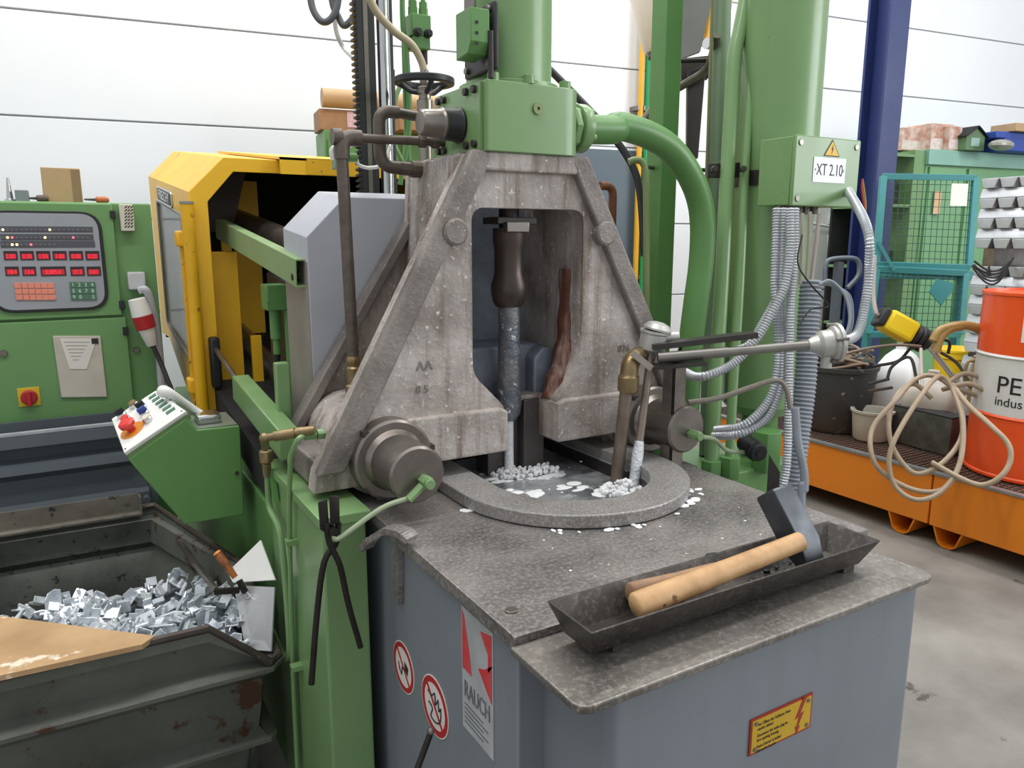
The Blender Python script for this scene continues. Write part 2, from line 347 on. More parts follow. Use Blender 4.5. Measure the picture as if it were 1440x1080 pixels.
# yellow electrical warning plate on the front
SY = .7595
SYE = mat('sign_yellow', 'C9A21E', .42, c2='B8921A', var=.5, scale=10); SRD = mat('sign_dark_red', '9A2A18', .45, var=.2)
A = oY(1055, 1011, SY); B = oY(1142, 974, SY); zt, zb = (A.z+B.z)/2, .66
b = MB(); b.box(A.x, B.x, SY-.002, SY, zb, zt); sg = b.build('warning_plate', SRD, fu)
b = MB(); b.box(A.x+.004, B.x-.004, SY-.0028, SY-.002, zb+.004, zt-.004); b.build('yellow_field', SYE, sg)
bolts(sg, [(x, SY-.0028, z) for x in (A.x+.012, B.x-.012) for z in (zb+.01, zt-.01)], (0, -1, 0), .004, .002, STL, 'rivet', 10)
for i, tx in enumerate(('Vor Öffnen des Gehäuses Netz-', 'stecker ziehen!', 'Disconnect the mains plug be-', 'fore opening housing', 'Avant d\'ouvrir le boîtier', 'débrancher la prise')):
    text('lettering', tx, (A.x+.016, SY-.003, zt-.014-i*.0085-(.0035 if i > 1 else 0)-(.0035 if i > 3 else 0)), (1, 0, 0), (0, 0, 1), .0086, SGK, sg, .0002, .72, 'LEFT')
bx, bz = B.x-.03, (zt+zb)/2
b = MB(); pl = [(.004, .034), (.012, .03), (-.002, .004), (.008, .006), (-.006, -.02), (.0, -.018), (-.008, -.034), (-.013, -.016), (-.009, -.019), (-.004, .0), (-.014, -.003)]
b.prism([(bx+x, bz+z) for x, z in pl], 'y', SY-.0034, SY-.0028); b.build('lightning_bolt', SRD, sg)
# ================================================================== tray on the shelf
TRM = mat('soot_black_tray', '4B4642', .5, .5, c2='2E2B29', var=.8, scale=9, spots='7A7672', sp=.5, soft=.2, spf=.5, spscale=90)
tr = T('drip_tray', (.93, .85, .888), 'black steel trough tray holding the hammers on the furnace shelf', 'tray')
z0, z1, z2 = .9005, .95, .904
O = [(.598, .792), (1.262, .792), (1.262, .908), (.598, .908)]; Bt = [(.617, .815), (1.235, .815), (1.235, .885), (.617, .885)]
def fr(p, q, zz): return [(x, y, zz) for x, y in q]
def inset(q, d): return [(q[0][0]+d, q[0][1]+d), (q[1][0]-d, q[1][1]+d), (q[2][0]-d, q[2][1]-d), (q[3][0]+d, q[3][1]-d)]
b = MB(); vs = fr(0, Bt, z0)+fr(0, O, z1)+fr(0, inset(O, .005), z1)+fr(0, inset(Bt, .005), z2)
b.add(vs, [(3, 2, 1, 0)]+[(4*k+i, 4*k+(i+1) % 4, 4*k+4+(i+1) % 4, 4*k+4+i) for k in range(3) for i in range(4)]+[(12, 13, 14, 15)])
b.build('trough', TRM, tr, bev=.0015)
b = MB(); b.add([], [])
OIL = mat('wet_oil_film', '2A2725', .12, .2, c2='3A3634', var=.6, scale=20)
b.prism(rpoly([(.63, .824), (.86, .822), (.84, .875), (.64, .878)], .02), 'z', .9042, .9052); b.build('oil_puddle', OIL, tr)
for x in (.66, 1.2):
    b = MB(); b.box(x, x+.03, .82, .88, .888, .901); b.build('foot_strip', TRM, tr)
rd = random.Random(9)
s = MB()
for i in range(26):
    x = rd.uniform(.98, 1.12); y = rd.uniform(.83, .875); s.ball((x, y, .908), rd.uniform(.003, .009), 6, (1.3, 1, .6))
s = s.build('slag_crumbs', mat('black_slag', '1E1D1D', .35, var=.6, scale=40), tr); s['kind'] = 'stuff'
# hammers
WOOD = mat('worn_ash_wood', 'C69E70', .5, c2='A07A4E', var=.9, scale=18, spots='6E4C30', sp=.63, spscale=30)
WOOD2 = mat('dirty_ash_wood', 'A58261', .55, c2='7A5C42', var=.8, scale=14)
def hammer(name, e0, e1, r0, r1, head_dir, hl, hw, label, wm, group=None):
    e0 = V(e0); e1 = V(e1); d = (e1-e0).normalized(); h = V(head_dir); h = (h-d*h.dot(d)).normalized(); s3 = d.cross(h)
    t = T(name, e1, label, 'hammer', group)
    b = MB(); N_ = 10; Lh = (e1-e0).length
    prof = [0, .012, .06, .3, .55, .8, 1.]; rr = [r0*.82, r0, r0*1.02, r0*.93, r0*.85, r1, r1]
    pts = [e0+d*(Lh*q) for q in prof]; vs = []; n = 18
    for p, q in zip(pts, rr): vs += [p+h*(q*1.25*cos(2*pi*k/n))+s3*(q*.95*sin(2*pi*k/n)) for k in range(n)]
    m = len(pts); b.add(vs, [(i*n+k, i*n+(k+1) % n, (i+1)*n+(k+1) % n, (i+1)*n+k) for i in range(m-1) for k in range(n)]+[tuple(range(n))[::-1], tuple(range((m-1)*n, m*n))])
    b.build('handle', wm, t, sharp=70)
    b = MB(); c = e1-d*(hw*.45)+V((.048, .038, .008))*(hw/.05); a_ = hw/2
    def sec(o, wd, td): return [c+h*o+d*i*wd+s3*j*td for i, j in ((-1, -1), (1, -1), (1, 1), (-1, 1))]
    rings = [sec(-hl*.5, a_*.92, a_*.92), sec(-hl*.47, a_, a_), sec(hl*.2, a_, a_), sec(hl*.5, a_*.9, a_*.4)]
    b.add(sum(rings, []), [(0, 3, 2, 1), (12, 13, 14, 15)]+[(4*k+i, 4*k+(i+1) % 4, 4*k+4+(i+1) % 4, 4*k+4+i) for k in range(3) for i in range(4)])
    b.build('head', mat('hammer_steel', '5A5D62', .38, .8, c2='44464A', var=.7, scale=18), t, bev=.002)
    return t
hA = oZ(892, 853, .945); hB = oZ(1126, 761, .975)
hammer('club_hammer', hA, hB, .0165, .0135, oZ(1172, 778, .925)-oZ(1085, 708, 1.015), .15, .05, 'hammer with pale wooden handle and steel head in the tray', WOOD, 'hammers in the tray')
hammer('club_hammer', oZ(885, 834, .94), oZ(1005, 803, .925), .0135, .012, (0, .2, 1), .036, .024, 'smaller hammer with stubby dirty handle half hidden behind the large one', WOOD2, 'hammers in the tray')
# ================================================================== cast injection frame
XC = 1.0; YF = 1.6
fr_ = T('injection_yoke', (XC, 1.78, .952), 'stained grey cast A-shaped injection frame standing over the bath', 'casting yoke')
def outl(top, botw, zb, zt): return [(XC-botw, zb), (XC-top, zt), (XC+top, zt), (XC+botw, zb)]
def lineX(z, s): # outer diagonal edge
    return XC+s*(.16+(1.695-z)*(.566-.16)/(1.695-.952))
ZB = .968
left_out = [(XC-.56, .94), (XC-.552, .985), (XC-.16, 1.695)]
right_out = [(XC+.16, 1.697), (XC+.552, .985), (XC+.56, .94)]
op = [(1.088, ZB+.01), (1.088, 1.085), (1.125, 1.12), (1.164, 1.2), (1.164, 1.571), (.841, 1.571), (.841, 1.187), (.85, 1.165), (.928, 1.085), (.928, ZB)]
op_r = rpoly(op, [0, .01, .05, .05, .035, .035, .02, .02, .012, 0], 5)
outer = left_out+right_out+[(XC+.42, .94), (XC+.36, .985)]
inner = op_r
tail = [(XC-.3, ZB), (XC-.36, .985), (XC-.42, .94)]
b = MB(); b.prism(outer+inner+tail, 'y', YF+.012, YF+.062); b.build('front_plate', CAST, fr_)
# ribs standing proud along the diagonals and across the top
for sgn in (-1, 1):
    b = MB(); w_ = .05
    pts = [(XC+sgn*.163, 1.7), (XC+sgn*.556, .982), (XC+sgn*(.552-.058), .982), (XC+sgn*(.16-.046), 1.68), (XC+sgn*(.16-.046), 1.7)]
    b.prism(pts if sgn > 0 else pts[::-1], 'y', YF-.008, YF+.03); b.build('edge_rib', CASTD, fr_, bev=.006)
b = MB(); b.prism([(XC-.125, 1.7005), (XC+.125, 1.7005), (XC+.135, 1.655), (XC-.135, 1.655)], 'y', YF-.0075, YF+.031); b.build('top_rib', CAST, fr_, bev=.006)
b = MB(); b.prism(rpoly([(XC-.2, 1.585), (XC+.2, 1.585), (XC+.2, 1.56), (XC-.2, 1.56)], 0), 'y', YF, YF+.03)
for px, py in ((643, 326), (855, 328)):
    c = oY(px, py, YF-.016); b = MB(); b.lathe([(.001, .0), (.026, .0), (.031, .004), (.032, .03)], c, (0, 1, 0)); b.build('boss', CASTD, fr_)
# feet that reach in towards the bath
for xs in ((.66, .932), (1.083, 1.36)):
    b = MB(); b.prism([(xs[0], .972), (xs[1], .972), (xs[1], 1.075), (xs[1]-.02 if xs[0] < 1 else xs[1], 1.085), (xs[0]+(.02 if xs[0] > 1 else 0), 1.085), (xs[0], 1.075)], 'y', YF-.004, YF+.2); b.build('foot', CAST, fr_, bev=.006)
# side webs between front and back plate, cavity lining, back plate
for sgn in (-1, 1):
    b = MB(); x_ = lambda z, i: XC+sgn*(.16+(1.695-z)*.546-i)
    pl = [(x_(1.69, .012), 1.69), (x_(1.2, .075), 1.2), (x_(1.0, .12), 1.0), (XC+sgn*.163, 1.0), (XC+sgn*.163, 1.69)]; pl[0] = (XC+sgn*.185, 1.69); pl.insert(1, (XC+sgn*.2, 1.4))
    pl[2] = (XC+sgn*.205, 1.2); pl[3] = (XC+sgn*.21, 1.0)
    b.prism(pl if sgn > 0 else pl[::-1], 'y', YF+.055, YF+.34); b.build('side_web', CAST, fr_, bev=.004)
    b = MB(); c = V((XC+sgn*.385, 0, 1.003))
    b.cyl((c.x, YF+.05, c.z), (c.x, YF+.38, c.z), .105, n=40); b.build('tie_bar_sleeve', CAST, fr_)
    b = MB(); b.box(*sorted((XC+sgn*.28, XC+sgn*.545)), YF+.06, YF+.36, .93, 1.0); b.build('foot_block', CASTD, fr_, bev=.006)
b = MB(); b.prism([(XC-.55, .93), (XC-.542, .985), (XC-.09, 1.695), (XC+.09, 1.697), (XC+.542, .985), (XC+.55, .93)], 'y', YF+.332, YF+.36); b.build('back_plate', CAST, fr_)
for sgn in (-1, 1):
    b = MB(); pts = [(XC+sgn*.094, 1.699), (XC+sgn*.546, .985), (XC+sgn*.518, .985), (XC+sgn*.066, 1.699)]
    b.prism(pts if sgn > 0 else pts[::-1], 'y', YF+.305, YF+.364); b.build('back_rib', CASTD, fr_, bev=.003)
b = MB(); b.box(XC-.17, XC+.17, YF+.06, YF+.26, 1.58, 1.697); b.build('crown_block', CAST, fr_, bev=.004)
b = MB(); b.box(XC-.175, XC+.175, YF+.3, YF+.332, .95, 1.6); b.build('cavity_back', CAVB, fr_)
# raised lettering of the casting
ltm = CASTD
for tx, px, py, sz in (('AA', 597, 515, .032), ('8 5', 594, 548, .026), ('026', 877, 490, .027)):
    text('cast_lettering', tx, oY(px, py, YF+.0115), (1, 0, 0), (0, 0, 1), sz, ltm, fr_, .0016)
# tie bar ends: flange, nut cap, fitting
tb = []
for sgn, px, py in ((-1, 553, 640), (1, 935, 582)):
    c = V((XC+sgn*.385, YF+.012, 1.003))
    b = MB(); b.lathe([(.001, .045), (.088, .045), (.094, .04), (.094, .0)], c+V((0, .0, 0)), (0, -1, 0), 48); fl = b.build('flange_nut', STL, fr_)
    for k in range(3):
        t = radians(130+k*120); b = MB(); q = c+V((.088*cos(t), -.028, .088*sin(t))); b.bar(q-V((0, .014, 0)), q+V((0, .014, 0)), .03, .012); b.build('spanner_slot', DSTL, fl)
    b = MB(); b.lathe([(.001, .175), (.058, .175), (.063, .17), (.063, .06), (.072, .045)], c, (0, -1, 0), 48); b.build('end_cap', STL, fr_, sharp=30)
    b = MB(); q = c+V((.012, -.175, -.012)); b.cyl(q, q+V((0, -.03, 0)), .014, n=6); b.cyl(q+V((0, -.03, 0)), q+V((0, -.04, 0)), .011, n=16); b.build('grease_fitting', G1, fr_, bev=.001)
    tb.append(q)
# ================================================================== plunger, coupling, gooseneck
PX, PY = 1.0, 1.71
pl = T('plunger', (PX, PY, .84), 'dark plunger rod with thick coupling hanging inside the frame opening', 'plunger')
CPM = mat('blued_steel', '5A4E48', .38, .7, c2='3C3836', var=.7, scale=10)
b = MB(); b.lathe([(.001, 0), (.034, 0), (.042, .012), (.047, .035), (.047, .055), (.041, .075), (.038, .09), (.038, .15), (.042, .165), (.042, .2), (.001, .2)], (PX, PY, 1.325), (0, 0, 1), 36); b.build('coupling', CPM, pl, sharp=30)
b = MB(); b.cyl((PX, PY, 1.525), (PX, PY, 1.72), .026); b.build('piston_rod', DSTL, pl)
b = MB(); b.box(PX-.055, PX+.06, PY-.04, PY+.04, 1.535, 1.552); b.build('clamp_plate', DSTL, pl, bev=.002)
b = MB(); b.box(PX-.035, PX+.03, PY-.052, PY-.03, 1.515, 1.54); b.build('clamp_bolt', STL, pl, bev=.002)
HEAT = mat('heat_tinted_rod', '8A8984', .4, .6, c2='4F5A6E', var=.9, scale=9, spots='D5D7DA', sp=.6, spscale=45, bump=.6, bscale=60)
b = MB(); b.lathe([(.028, .33), (.028, .25), (.029, .2), (.031, .15), (.032, .09), (.034, .06), (.031, .035), (.018, .015)], (PX, PY, 1.005), (0, 0, 1), 24); b.build('plunger_head', HEAT, pl)
b = MB(); b.lathe([(.0135, .21), (.012, .17), (.0125, .08), (.013, .03), (.016, .0)], (PX, PY, .835), (0, 0, 1), 18); L(b.build('zinc_coated_shaft', DR, pl), 'lower shaft crusted with white zinc')
b = MB(); rd = random.Random(5)
for i in range(120):
    t = rd.uniform(0, 2*pi); d = .05*sqrt(rd.random()); b.ball((PX+d*cos(t), PY+d*sin(t), .872+rd.random()*.022*(1-d/.05)), rd.uniform(.003, .0085), 6)
d_ = b.build('dross_crust', DR, pl, sharp=70); d_['kind'] = 'stuff'
gn = T('gooseneck', (1.06, 1.8, .8), 'scorched gooseneck casting rising out of the molten bath under the frame', 'gooseneck')
b = MB(); c = V((1.03, 1.8, 1.14)); b.prism(rpoly([(-.16, -.07), (.17, -.07), (.17, .03), (.13, .075), (-.16, .075)], .02), 'y', 0, .14)
b.v = [v+V((1.0, 1.765, 1.14)) for v in b.v]; b.build('body', CAVB, gn, bev=.012)
b = MB(); q = V((1.115, 1.735, 1.12)); b.prism(rpoly([(-.035, -.065), (.03, -.065), (.03, .06), (-.005, .07), (-.035, .04)], .01), 'y', 0, .05); b.v = [v+V((1.12, 1.72, 1.14)) for v in b.v]; b.build('nozzle_lug', CAVB, gn, bev=.006)
b = MB(); b.box(1.0, 1.13, 1.7, 1.76, 1.07, 1.085); b.build('ledge', CAST, gn, bev=.003)
DKB = mat('dark_zinc_splashed_steel', '575250', .5, .4, c2='3B3836', var=.8, scale=8, spots='DADADA', sp=.67, spscale=35)
b = MB(); b.box(1.035, 1.1, 1.69, 1.78, .82, 1.075); b.build('neck_block', DKB, gn, bev=.003)
b = MB(); b.box(.94, 1.035, 1.72, 1.79, .82, 1.06); b.build('neck_plate', DKB, gn, bev=.003)
RSTO = mat('orange_heat_rust', '70402C', .55, .2, c2='4A2A20', var=.8, scale=18, streak='C4B4AA', sfac=.6)
b = MB(); pts = sm([(1.182, 1.69, 1.42), (1.18, 1.69, 1.3), (1.165, 1.685, 1.2), (1.13, 1.675, 1.12), (1.11, 1.665, 1.07)], 4); b.tube(pts, [.032+.003*sin(i*1.7) for i in range(len(pts))], 12); L(b.build('heat_stained_rib', RSTO, fr_), 'rusty orange heat-stained rib')
b = MB(); rd = random.Random(15)
for i in range(110):
    b.ball((1.03+rd.uniform(-.02, .09), 1.68+rd.uniform(-.03, .02), .872+rd.random()*.014), rd.uniform(.003, .008), 6)
d_ = b.build('dross_crust', DR, gn, sharp=70); d_['kind'] = 'stuff'
# ================================================================== green injection cylinder
cy = T('injection_cylinder', (1.0, 1.71, 1.697), 'green hydraulic injection cylinder standing on top of the cast frame', 'hydraulic cylinder')
CX, CYY = 1.0, 1.71
b = MB(); b.prism(rpoly([(.868, 1.58), (1.135, 1.58), (1.135, 1.84), (.868, 1.84)], [.004, .05, .05, .004], 6), 'z', 1.697, 1.853); b.build('cylinder_block', G1, cy, bev=.002)
b = MB(); b.cyl((CX, CYY, 1.853), (CX, CYY, 2.75), .105, n=56); b.build('barrel', G1, cy)
b = MB(); b.ring((CX, CYY, 1.853), (0, 0, 1), .123, .1, .012, 56); b.build('collar', G1, cy, bev=.002)
for x, y in ((.9, 1.61), (.985, 1.592), (1.1, 1.61), (1.11, 1.7)):
    b = MB(); b.cyl((x, y, 1.853), (x, y, 1.873), .014, n=18); b.build('cap_screw', G1, cy, bev=.001)
c = oY(756, 153, 1.58); b = MB(); b.ring(c, (0, -1, 0), .0135, .004, .005, 20); b.build('plug', mat('olive_plug', '7E8A5E', .4, .3, var=.4), cy)
# port plate with fittings on the left side
b = MB(); b.box(.858, .868, 1.6, 1.825, 1.7, 1.85); pp = b.build('port_plate', G1, cy, bev=.002)
bolts(pp, [(.858, y, z) for y in (1.62, 1.66, 1.78, 1.81) for z in (1.715, 1.835)], (-1, 0, 0), .009, .01, DSTL, 'screw', 12)
c = V((.858, 1.7, 1.765)); b = MB(); b.lathe([(.04, 0), (.042, .006), (.038, .012), (.036, .045), (.0, .045)], c, (-1, 0, 0)); b.build('pressure_cap', BLK, cy)
b = MB(); b.lathe([(.036, .045), (.038, .05), (.034, .055), (.03, .1), (.026, .104), (.0, .104)], c, (-1, 0, 0)); b.build('steel_cap', STL, cy, sharp=30)
# valve on a black mounting plate
b = MB(); b.box(.886, .9, 1.58, 1.73, 1.875, 2.02); vp = b.build('mounting_plate', BLK, cy, bev=.006)
b = MB(); b.prism([(1.60, 1.905), (1.585, 1.93), (1.585, 2.0), (1.66, 2.0), (1.66, 1.90)], 'x', .83, .878); b.build('valve_body', G2, cy, bev=.003)
b = MB(); b.cyl((.855, 1.635, 2.0), (.855, 1.635, 2.028), .014, n=6); b.cyl((.855, 1.635, 2.028), (.853, 1.64, 2.04), .011); b.build('valve_nipple', STL, cy)
b = MB(); b.tube(sm([(.853, 1.64, 2.038), (.85, 1.65, 2.15), (.84, 1.7, 2.3), (.82, 1.72, 2.7)], 5), .01, 10); b.build('valve_cable', BLK, cy)
b = MB(); b.cyl((.88, 1.585, 1.855), (.88, 1.585, 1.955), .007); b.build('indicator_pin', DSTL, cy)
bolts(cy, [(.886, y, z) for y in (1.6, 1.71) for z in (1.892, 2.005)], (-1, 0, 0), .008, .008, STL, 'screw', 8)
for i in range(3): bolts(cy, [(.845, 1.584, 1.925+i*.022)], (0, -1, 0), .004, .002, BLK, 'screw', 8)
# right flange and big bent pipe
b = MB(); b.lathe([(.058, 0), (.058, .02)], (1.135, 1.66, 1.775), (1, 0, 0), 8); b.build('flange_base', G1, cy, bev=.003)
b = MB(); b.lathe([(.048, .0), (.06, .004), (.06, .032), (.05, .036)], (1.158, 1.66, 1.775), (1, 0, 0), 32); b.build('flange', G1, cy, bev=.002)
bolts(cy, [(1.194, 1.66+.046*cos(t), 1.775+.046*sin(t)) for t in (.6, 2.2, 3.7, 5.3)], (1, 0, 0), .009, .008, G1, 'screw', 12)
# ================================================================== machine bed and posts (left)
def shear(y0): return Matrix(((1, 0, 0, 0), (0, 1, 0, 0), (0, .11, 1, -.11*y0), (0, 0, 0, 1)))
mb_ = T('machine_bed', (.9, 3.0, 0), 'long green machine bed running back under the yellow guard', 'machine bed')
b = MB(); b.box(.43, 1.6, 2.0, 4.0, 0, .78); b.build('base', G2, mb_, bev=.006)
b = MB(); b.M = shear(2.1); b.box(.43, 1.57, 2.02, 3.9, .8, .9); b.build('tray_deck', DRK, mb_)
# side rail: square tube and telescopic rod up to the guard
b = MB(); b.bar((.445, 2.4, 1.05), (.445, 1.83, 1.0), .05, .075); b.build('side_rail', G1, mb_, bev=.004)
b = MB(); b.tube([oX(303, 490, .44), oX(334, 536, .44)], .009, 12); b.build('telescopic_rod', STL, mb_)
b = MB(); q = oX(303, 492, .445); b.box(.42, .455, q.y-.05, q.y+.03, q.z-.13, q.z+.05); b.build('rod_bracket', BLK, mb_, bev=.01)
# dark platens and green machinery seen inside the guard
b = MB(); b.M = shear(2.5); b.box(.62, 1.45, 2.45, 2.75, .86, 1.36); b.build('fixed_platen', DSTL, mb_, bev=.01)
for z in (1.02, 1.2):
    b = MB(); b.M = shear(2.5); b.box(.6, 1.4, 2.44, 2.452, z-.004, z+.004); b.build('platen_joint', BLK, mb_)
for x, z in ((.68, 1.47), (1.35, 1.47), (.68, .95), (1.35, .95)):
    b = MB(); b.M = shear(2.5); b.cyl((x, 2.2, z), (x, 3.9, z), .045); b.build('tie_bar', STL, mb_)
    b = MB(); b.M = shear(2.5); b.lathe([(.0, 0), (.075, 0), (.08, .01), (.08, .06), (.06, .065)], (x, 2.28, z), (0, 1, 0)); b.build('tie_bar_nut', G2, mb_)
b = MB(); b.box(.535, .6, 2.38, 2.46, 1.28, 1.36); b.build('limit_switch', G2, mb_, bev=.004)
b = MB(); b.cyl((.566, 2.42, 1.28), (.566, 2.42, 1.19), .018); b.cyl((.566, 2.42, 1.19), (.566, 2.42, 1.14), .012); b.build('switch_nipple', G2, mb_)
b = MB(); b.tube(sm([(.566, 2.42, 1.14), (.562, 2.43, 1.05), (.575, 2.4, .95), (.6, 2.4, .9)]), .01, 8); b.build('switch_hose', BLK, mb_)
b = MB(); b.tube([(.6, 2.4, 1.34), (.6, 2.4, .92)], .012, 10); b.build('oil_pipe', G2, mb_)
b = MB(); b.bar((.62, 2.42, 1.3), (.62, 2.42, .82), .03, .05); b.build('bracket_post', G2, mb_)
b = MB(); q = (.475, 2.0, 0); b.bar((.475, 2.0, .92), (.475, 2.0, 1.18), .035, .03, up=(0, 1, 0)); b.build('stop_post', G1, mb_, bev=.004)
# near support post with hydraulic lines
po = T('support_post', (.475, 1.7, 0), 'green support post under the yoke foot beside the furnace', 'support post')
b = MB(); b.box(.425, .525, 1.52, 1.99, 0, .9); b.build('column', G1, po, bev=.006)
b = MB(); b.box(.415, .53, 1.5, 2.0, .9, .922); b.build('cap_plate', G1, po, bev=.003)
def pipeX(px, x, r, name, parent, m=G1, n=10, k=5):
    b = MB(); b.tube(sm([oX(a_, c_, x) for a_, c_ in px], k), r, n); return b.build(name, m, parent)
X_ = .405
pipeX([(376, 665), (377, 690), (380, 716), (392, 742), (398, 780), (404, 850), (407, 905), (405, 925), (397, 918), (384, 890), (371, 865)], X_, .008, 'hydraulic_pipe', po)
pipeX([(408, 655), (407, 700), (408, 800), (412, 950), (418, 1078)], X_+.005, .006, 'hydraulic_pipe', po)
b = MB(); b.tube(sm([oX(408, 660, X_+.005), oX(409, 640, X_+.005), oY(420, 617, 1.66), oY(432, 613, 1.68)], 5), .006, 10); b.build('hydraulic_pipe', G1, po)
for px, py in ((409, 762), (416, 938)):
    b = MB(); q = oX(px, py, X_+.005); b.box(q.x-.012, .426, q.y-.012, q.y+.012, q.z-.006, q.z+.006); b.build('pipe_clip', G1, po)
q0 = oY(372, 616, 1.72); b = MB(); q1 = oY(443, 604, 1.66)
b.tube([q0, q0+(q1-q0)*.2, q0+(q1-q0)*.2, q0+(q1-q0)*.6, q0+(q1-q0)*.62, q0+(q1-q0)*.66, q0+(q1-q0)*.66, q1], [.009, .009, .012, .012, .009, .009, .012, .009], 14); b.build('brass_union', BRS, po, sharp=30)
b = MB(); b.ball(q0, .0125, 12); qd = oX(374, 640, .40); b.tube([q0, q0*.5+qd*.5], .01, 12); b.build('brass_elbow', BRS, po)
b = MB(); b.cyl(qd+V((0, 0, .012)), qd+V((0, 0, -.018)), .017, n=8); b.tube([qd+V((0, 0, -.018)), oX(376, 668, .405)], .011, 12); b.build('union_nut', BRS, po, bev=.002)
q = oY(437, 612, 1.68); b = MB(); b.cyl(q+V((-.014, 0, 0)), q+V((.012, 0, 0)), .012, n=6); b.cyl(q+V((.014, 0, 0)), q+V((.032, 0, 0)), .014, n=6); b.build('pipe_nut', G1, po, bev=.001)
b = MB(); b.bar(oX(382, 660, .415), oX(388, 705, .415), .012, .02); b.build('clip_plate', G2, po)
# grease line from the tie bar cap, belongs to the yoke
q = tb[0]+V((0, -.02, 0)); b = MB(); e_ = oY(470, 758, 1.44)
b.cyl(q+V((-.012, 0, -.006)), q+V((-.045, -.003, -.03)), .009, n=6); b.build('line_nut', G1, fr_)
b = MB(); b.tube(sm([q+V((-.04, 0, -.027)), q*.5+e_*.5+V((0, 0, .004)), e_+V((.02, 0, .004)), e_, e_+V((-.012, .01, .012))], 5), .0055, 10); b.build('grease_line', mat('pale_green_line', '9AA888', .45, var=.4), fr_)
# tongs hanging in front of the post
IRN = mat('black_iron', '35302D', .5, .6, c2='252220', var=.8, scale=20)
tg = T('forge_tongs', oY(462, 740, 1.46), 'black iron tongs hanging handles down beside the green post', 'tongs')
Yt = 1.45
b = MB(); b.tube(sm([oY(476, 735, Yt), oY(472, 765, Yt), oY(456, 790, Yt), oY(446, 860, Yt), oY(438, 962, Yt)], 4), .0065, 10); b.build('handle', IRN, tg)
b = MB(); b.tube(sm([oY(458, 735, Yt-.01), oY(464, 765, Yt-.01), oY(478, 795, Yt-.01), oY(490, 850, Yt-.01), oY(507, 910, Yt-.01)], 4), .0065, 10); b.build('handle', IRN, tg)
b = MB(); b.hexa([oY(x, y, Yt-.012) for x, y in ((447, 706), (460, 702), (464, 752), (450, 745))], [oY(x, y, Yt+.008) for x, y in ((447, 706), (460, 702), (464, 752), (450, 745))]); b.build('jaw', IRN, tg, bev=.002)
b = MB(); b.hexa([oY(x, y, Yt-.016) for x, y in ((463, 697), (477, 697), (478, 735), (464, 740))], [oY(x, y, Yt+.004) for x, y in ((463, 697), (477, 697), (478, 735), (464, 740))]); b.build('jaw', IRN, tg, bev=.002)
b = MB(); q = oY(469, 748, Yt-.02); b.cyl(q, q+V((0, .03, 0)), .009, n=14); b.build('rivet', IRN, tg)
pk = MB(); pk.tube([oX(605, 1032, .5), oX(588, 1078, .47), oX(560, 1150, .42)], .006, 12); pk = pk.build('poker_rod', IRN); L(pk, 'black iron poker leaning against the furnace below the round stickers', 'poker')
b = MB(); b.ball(oX(606, 1028, .5), .007, 10); b.build('tip', STL, pk)
# ================================================================== grey shield boxes either side of the yoke
sh = T('splash_shield', (.72, 2.1, 1.0), 'pale grey sheet metal shield box left of the yoke', 'shield')
def shield(t, sgn):
    X0 = lambda x: x if sgn < 0 else 2*XC-x
    b = MB(); b.M = shear(1.97); pts = [(X0(.55), .9), (X0(.55), 1.502), (X0(.655), 1.606), (X0(.92), 1.606), (X0(.92), .9)]
    b.prism(pts, 'y', 1.97, 2.2); bd = b.build('body', SHG, t, bev=.003)
    b = MB(); b.M = shear(1.97); b.box(*sorted((X0(.548), X0(.5505))), 1.972, 2.195, .9, 1.44); b.build('side_flange', mat('stained_flange', 'A49C95', .45, .4, c2='867C73', var=.9, scale=3), t)
    q = V((X0(.548), 2.05, 1.405)); b = MB(); b.ball(q, .012, 12, (.6, 1, 1)); b.build('dome_screw', CHR, t)
    return t
shield(sh, -1)
bm_ = MB(); bm_.box(.59, .63, 1.973, 1.975, .95, 1.4)
sh2 = T('splash_shield', (1.28, 2.1, 1.0), 'stained grey shield box right of the yoke behind the green pipes', 'shield'); shield(sh2, 1)
# green channel beam from shield to guard
cb = MB(); p0 = V((.525, 1.99, 1.41)); p1 = V((.525, 3.1, 1.535))
cb.bar(p0, p1, .003, .066); cb.bar(p0+V((.016, 0, .034)), p1+V((.016, 0, .034)), .034, .004); cb.bar(p0+V((.016, 0, -.034)), p1+V((.016, 0, -.034)), .034, .004)
cb = cb.build('channel_beam', mat('worn_green_rail', '8DA878', .42, .1, c2='7C9868', var=.7, scale=5, spots='6E6254', sp=.66, spscale=20)); L(cb, 'pale green channel beam between shield box and yellow guard', 'beam')
b = MB(); q = p0+V((-.004, .03, -.01)); b.cyl(q, q+V((.003, 0, 0)), .009, n=14); b.build('bolt_hole', BLK, cb)
# ================================================================== yellow guard
yg = T('safety_guard', (.9, 3.4, .78), 'yellow sheet metal safety guard with window over the die area', 'safety guard')
Y0, Y1 = 2.8, 4.0; gx, gz = .395, 1.652; ch = .118
sM = shear(Y0)
b = MB(); b.M = sM; t_ = .014
outer = [(gx, .9), (gx, gz), (gx+ch, gz+ch), (2-gx-ch, gz+ch), (2-gx, gz), (2-gx, .9)]
inn = [(gx+t_, .9), (gx+t_, gz-.006), (gx+ch+.006, gz+ch-t_), (2-gx-ch-.006, gz+ch-t_), (2-gx-t_, gz-.006), (2-gx-t_, .9)]
b.prism([outer[1], outer[2], inn[2], inn[1]], 'y', Y0+.03, Y1); b.build('chamfer_panel', YEL, yg)
b = MB(); b.M = sM; b.prism([outer[2], outer[3], inn[3], inn[2]], 'y', Y0+.03, Y1); b.build('roof_panel', YEL, yg)
b = MB(); b.M = sM; b.prism([outer[3], outer[4], outer[5], inn[5], inn[4], inn[3]], 'y', Y0+.03, Y1); b.build('far_panel', YEL, yg)
w5 = .058
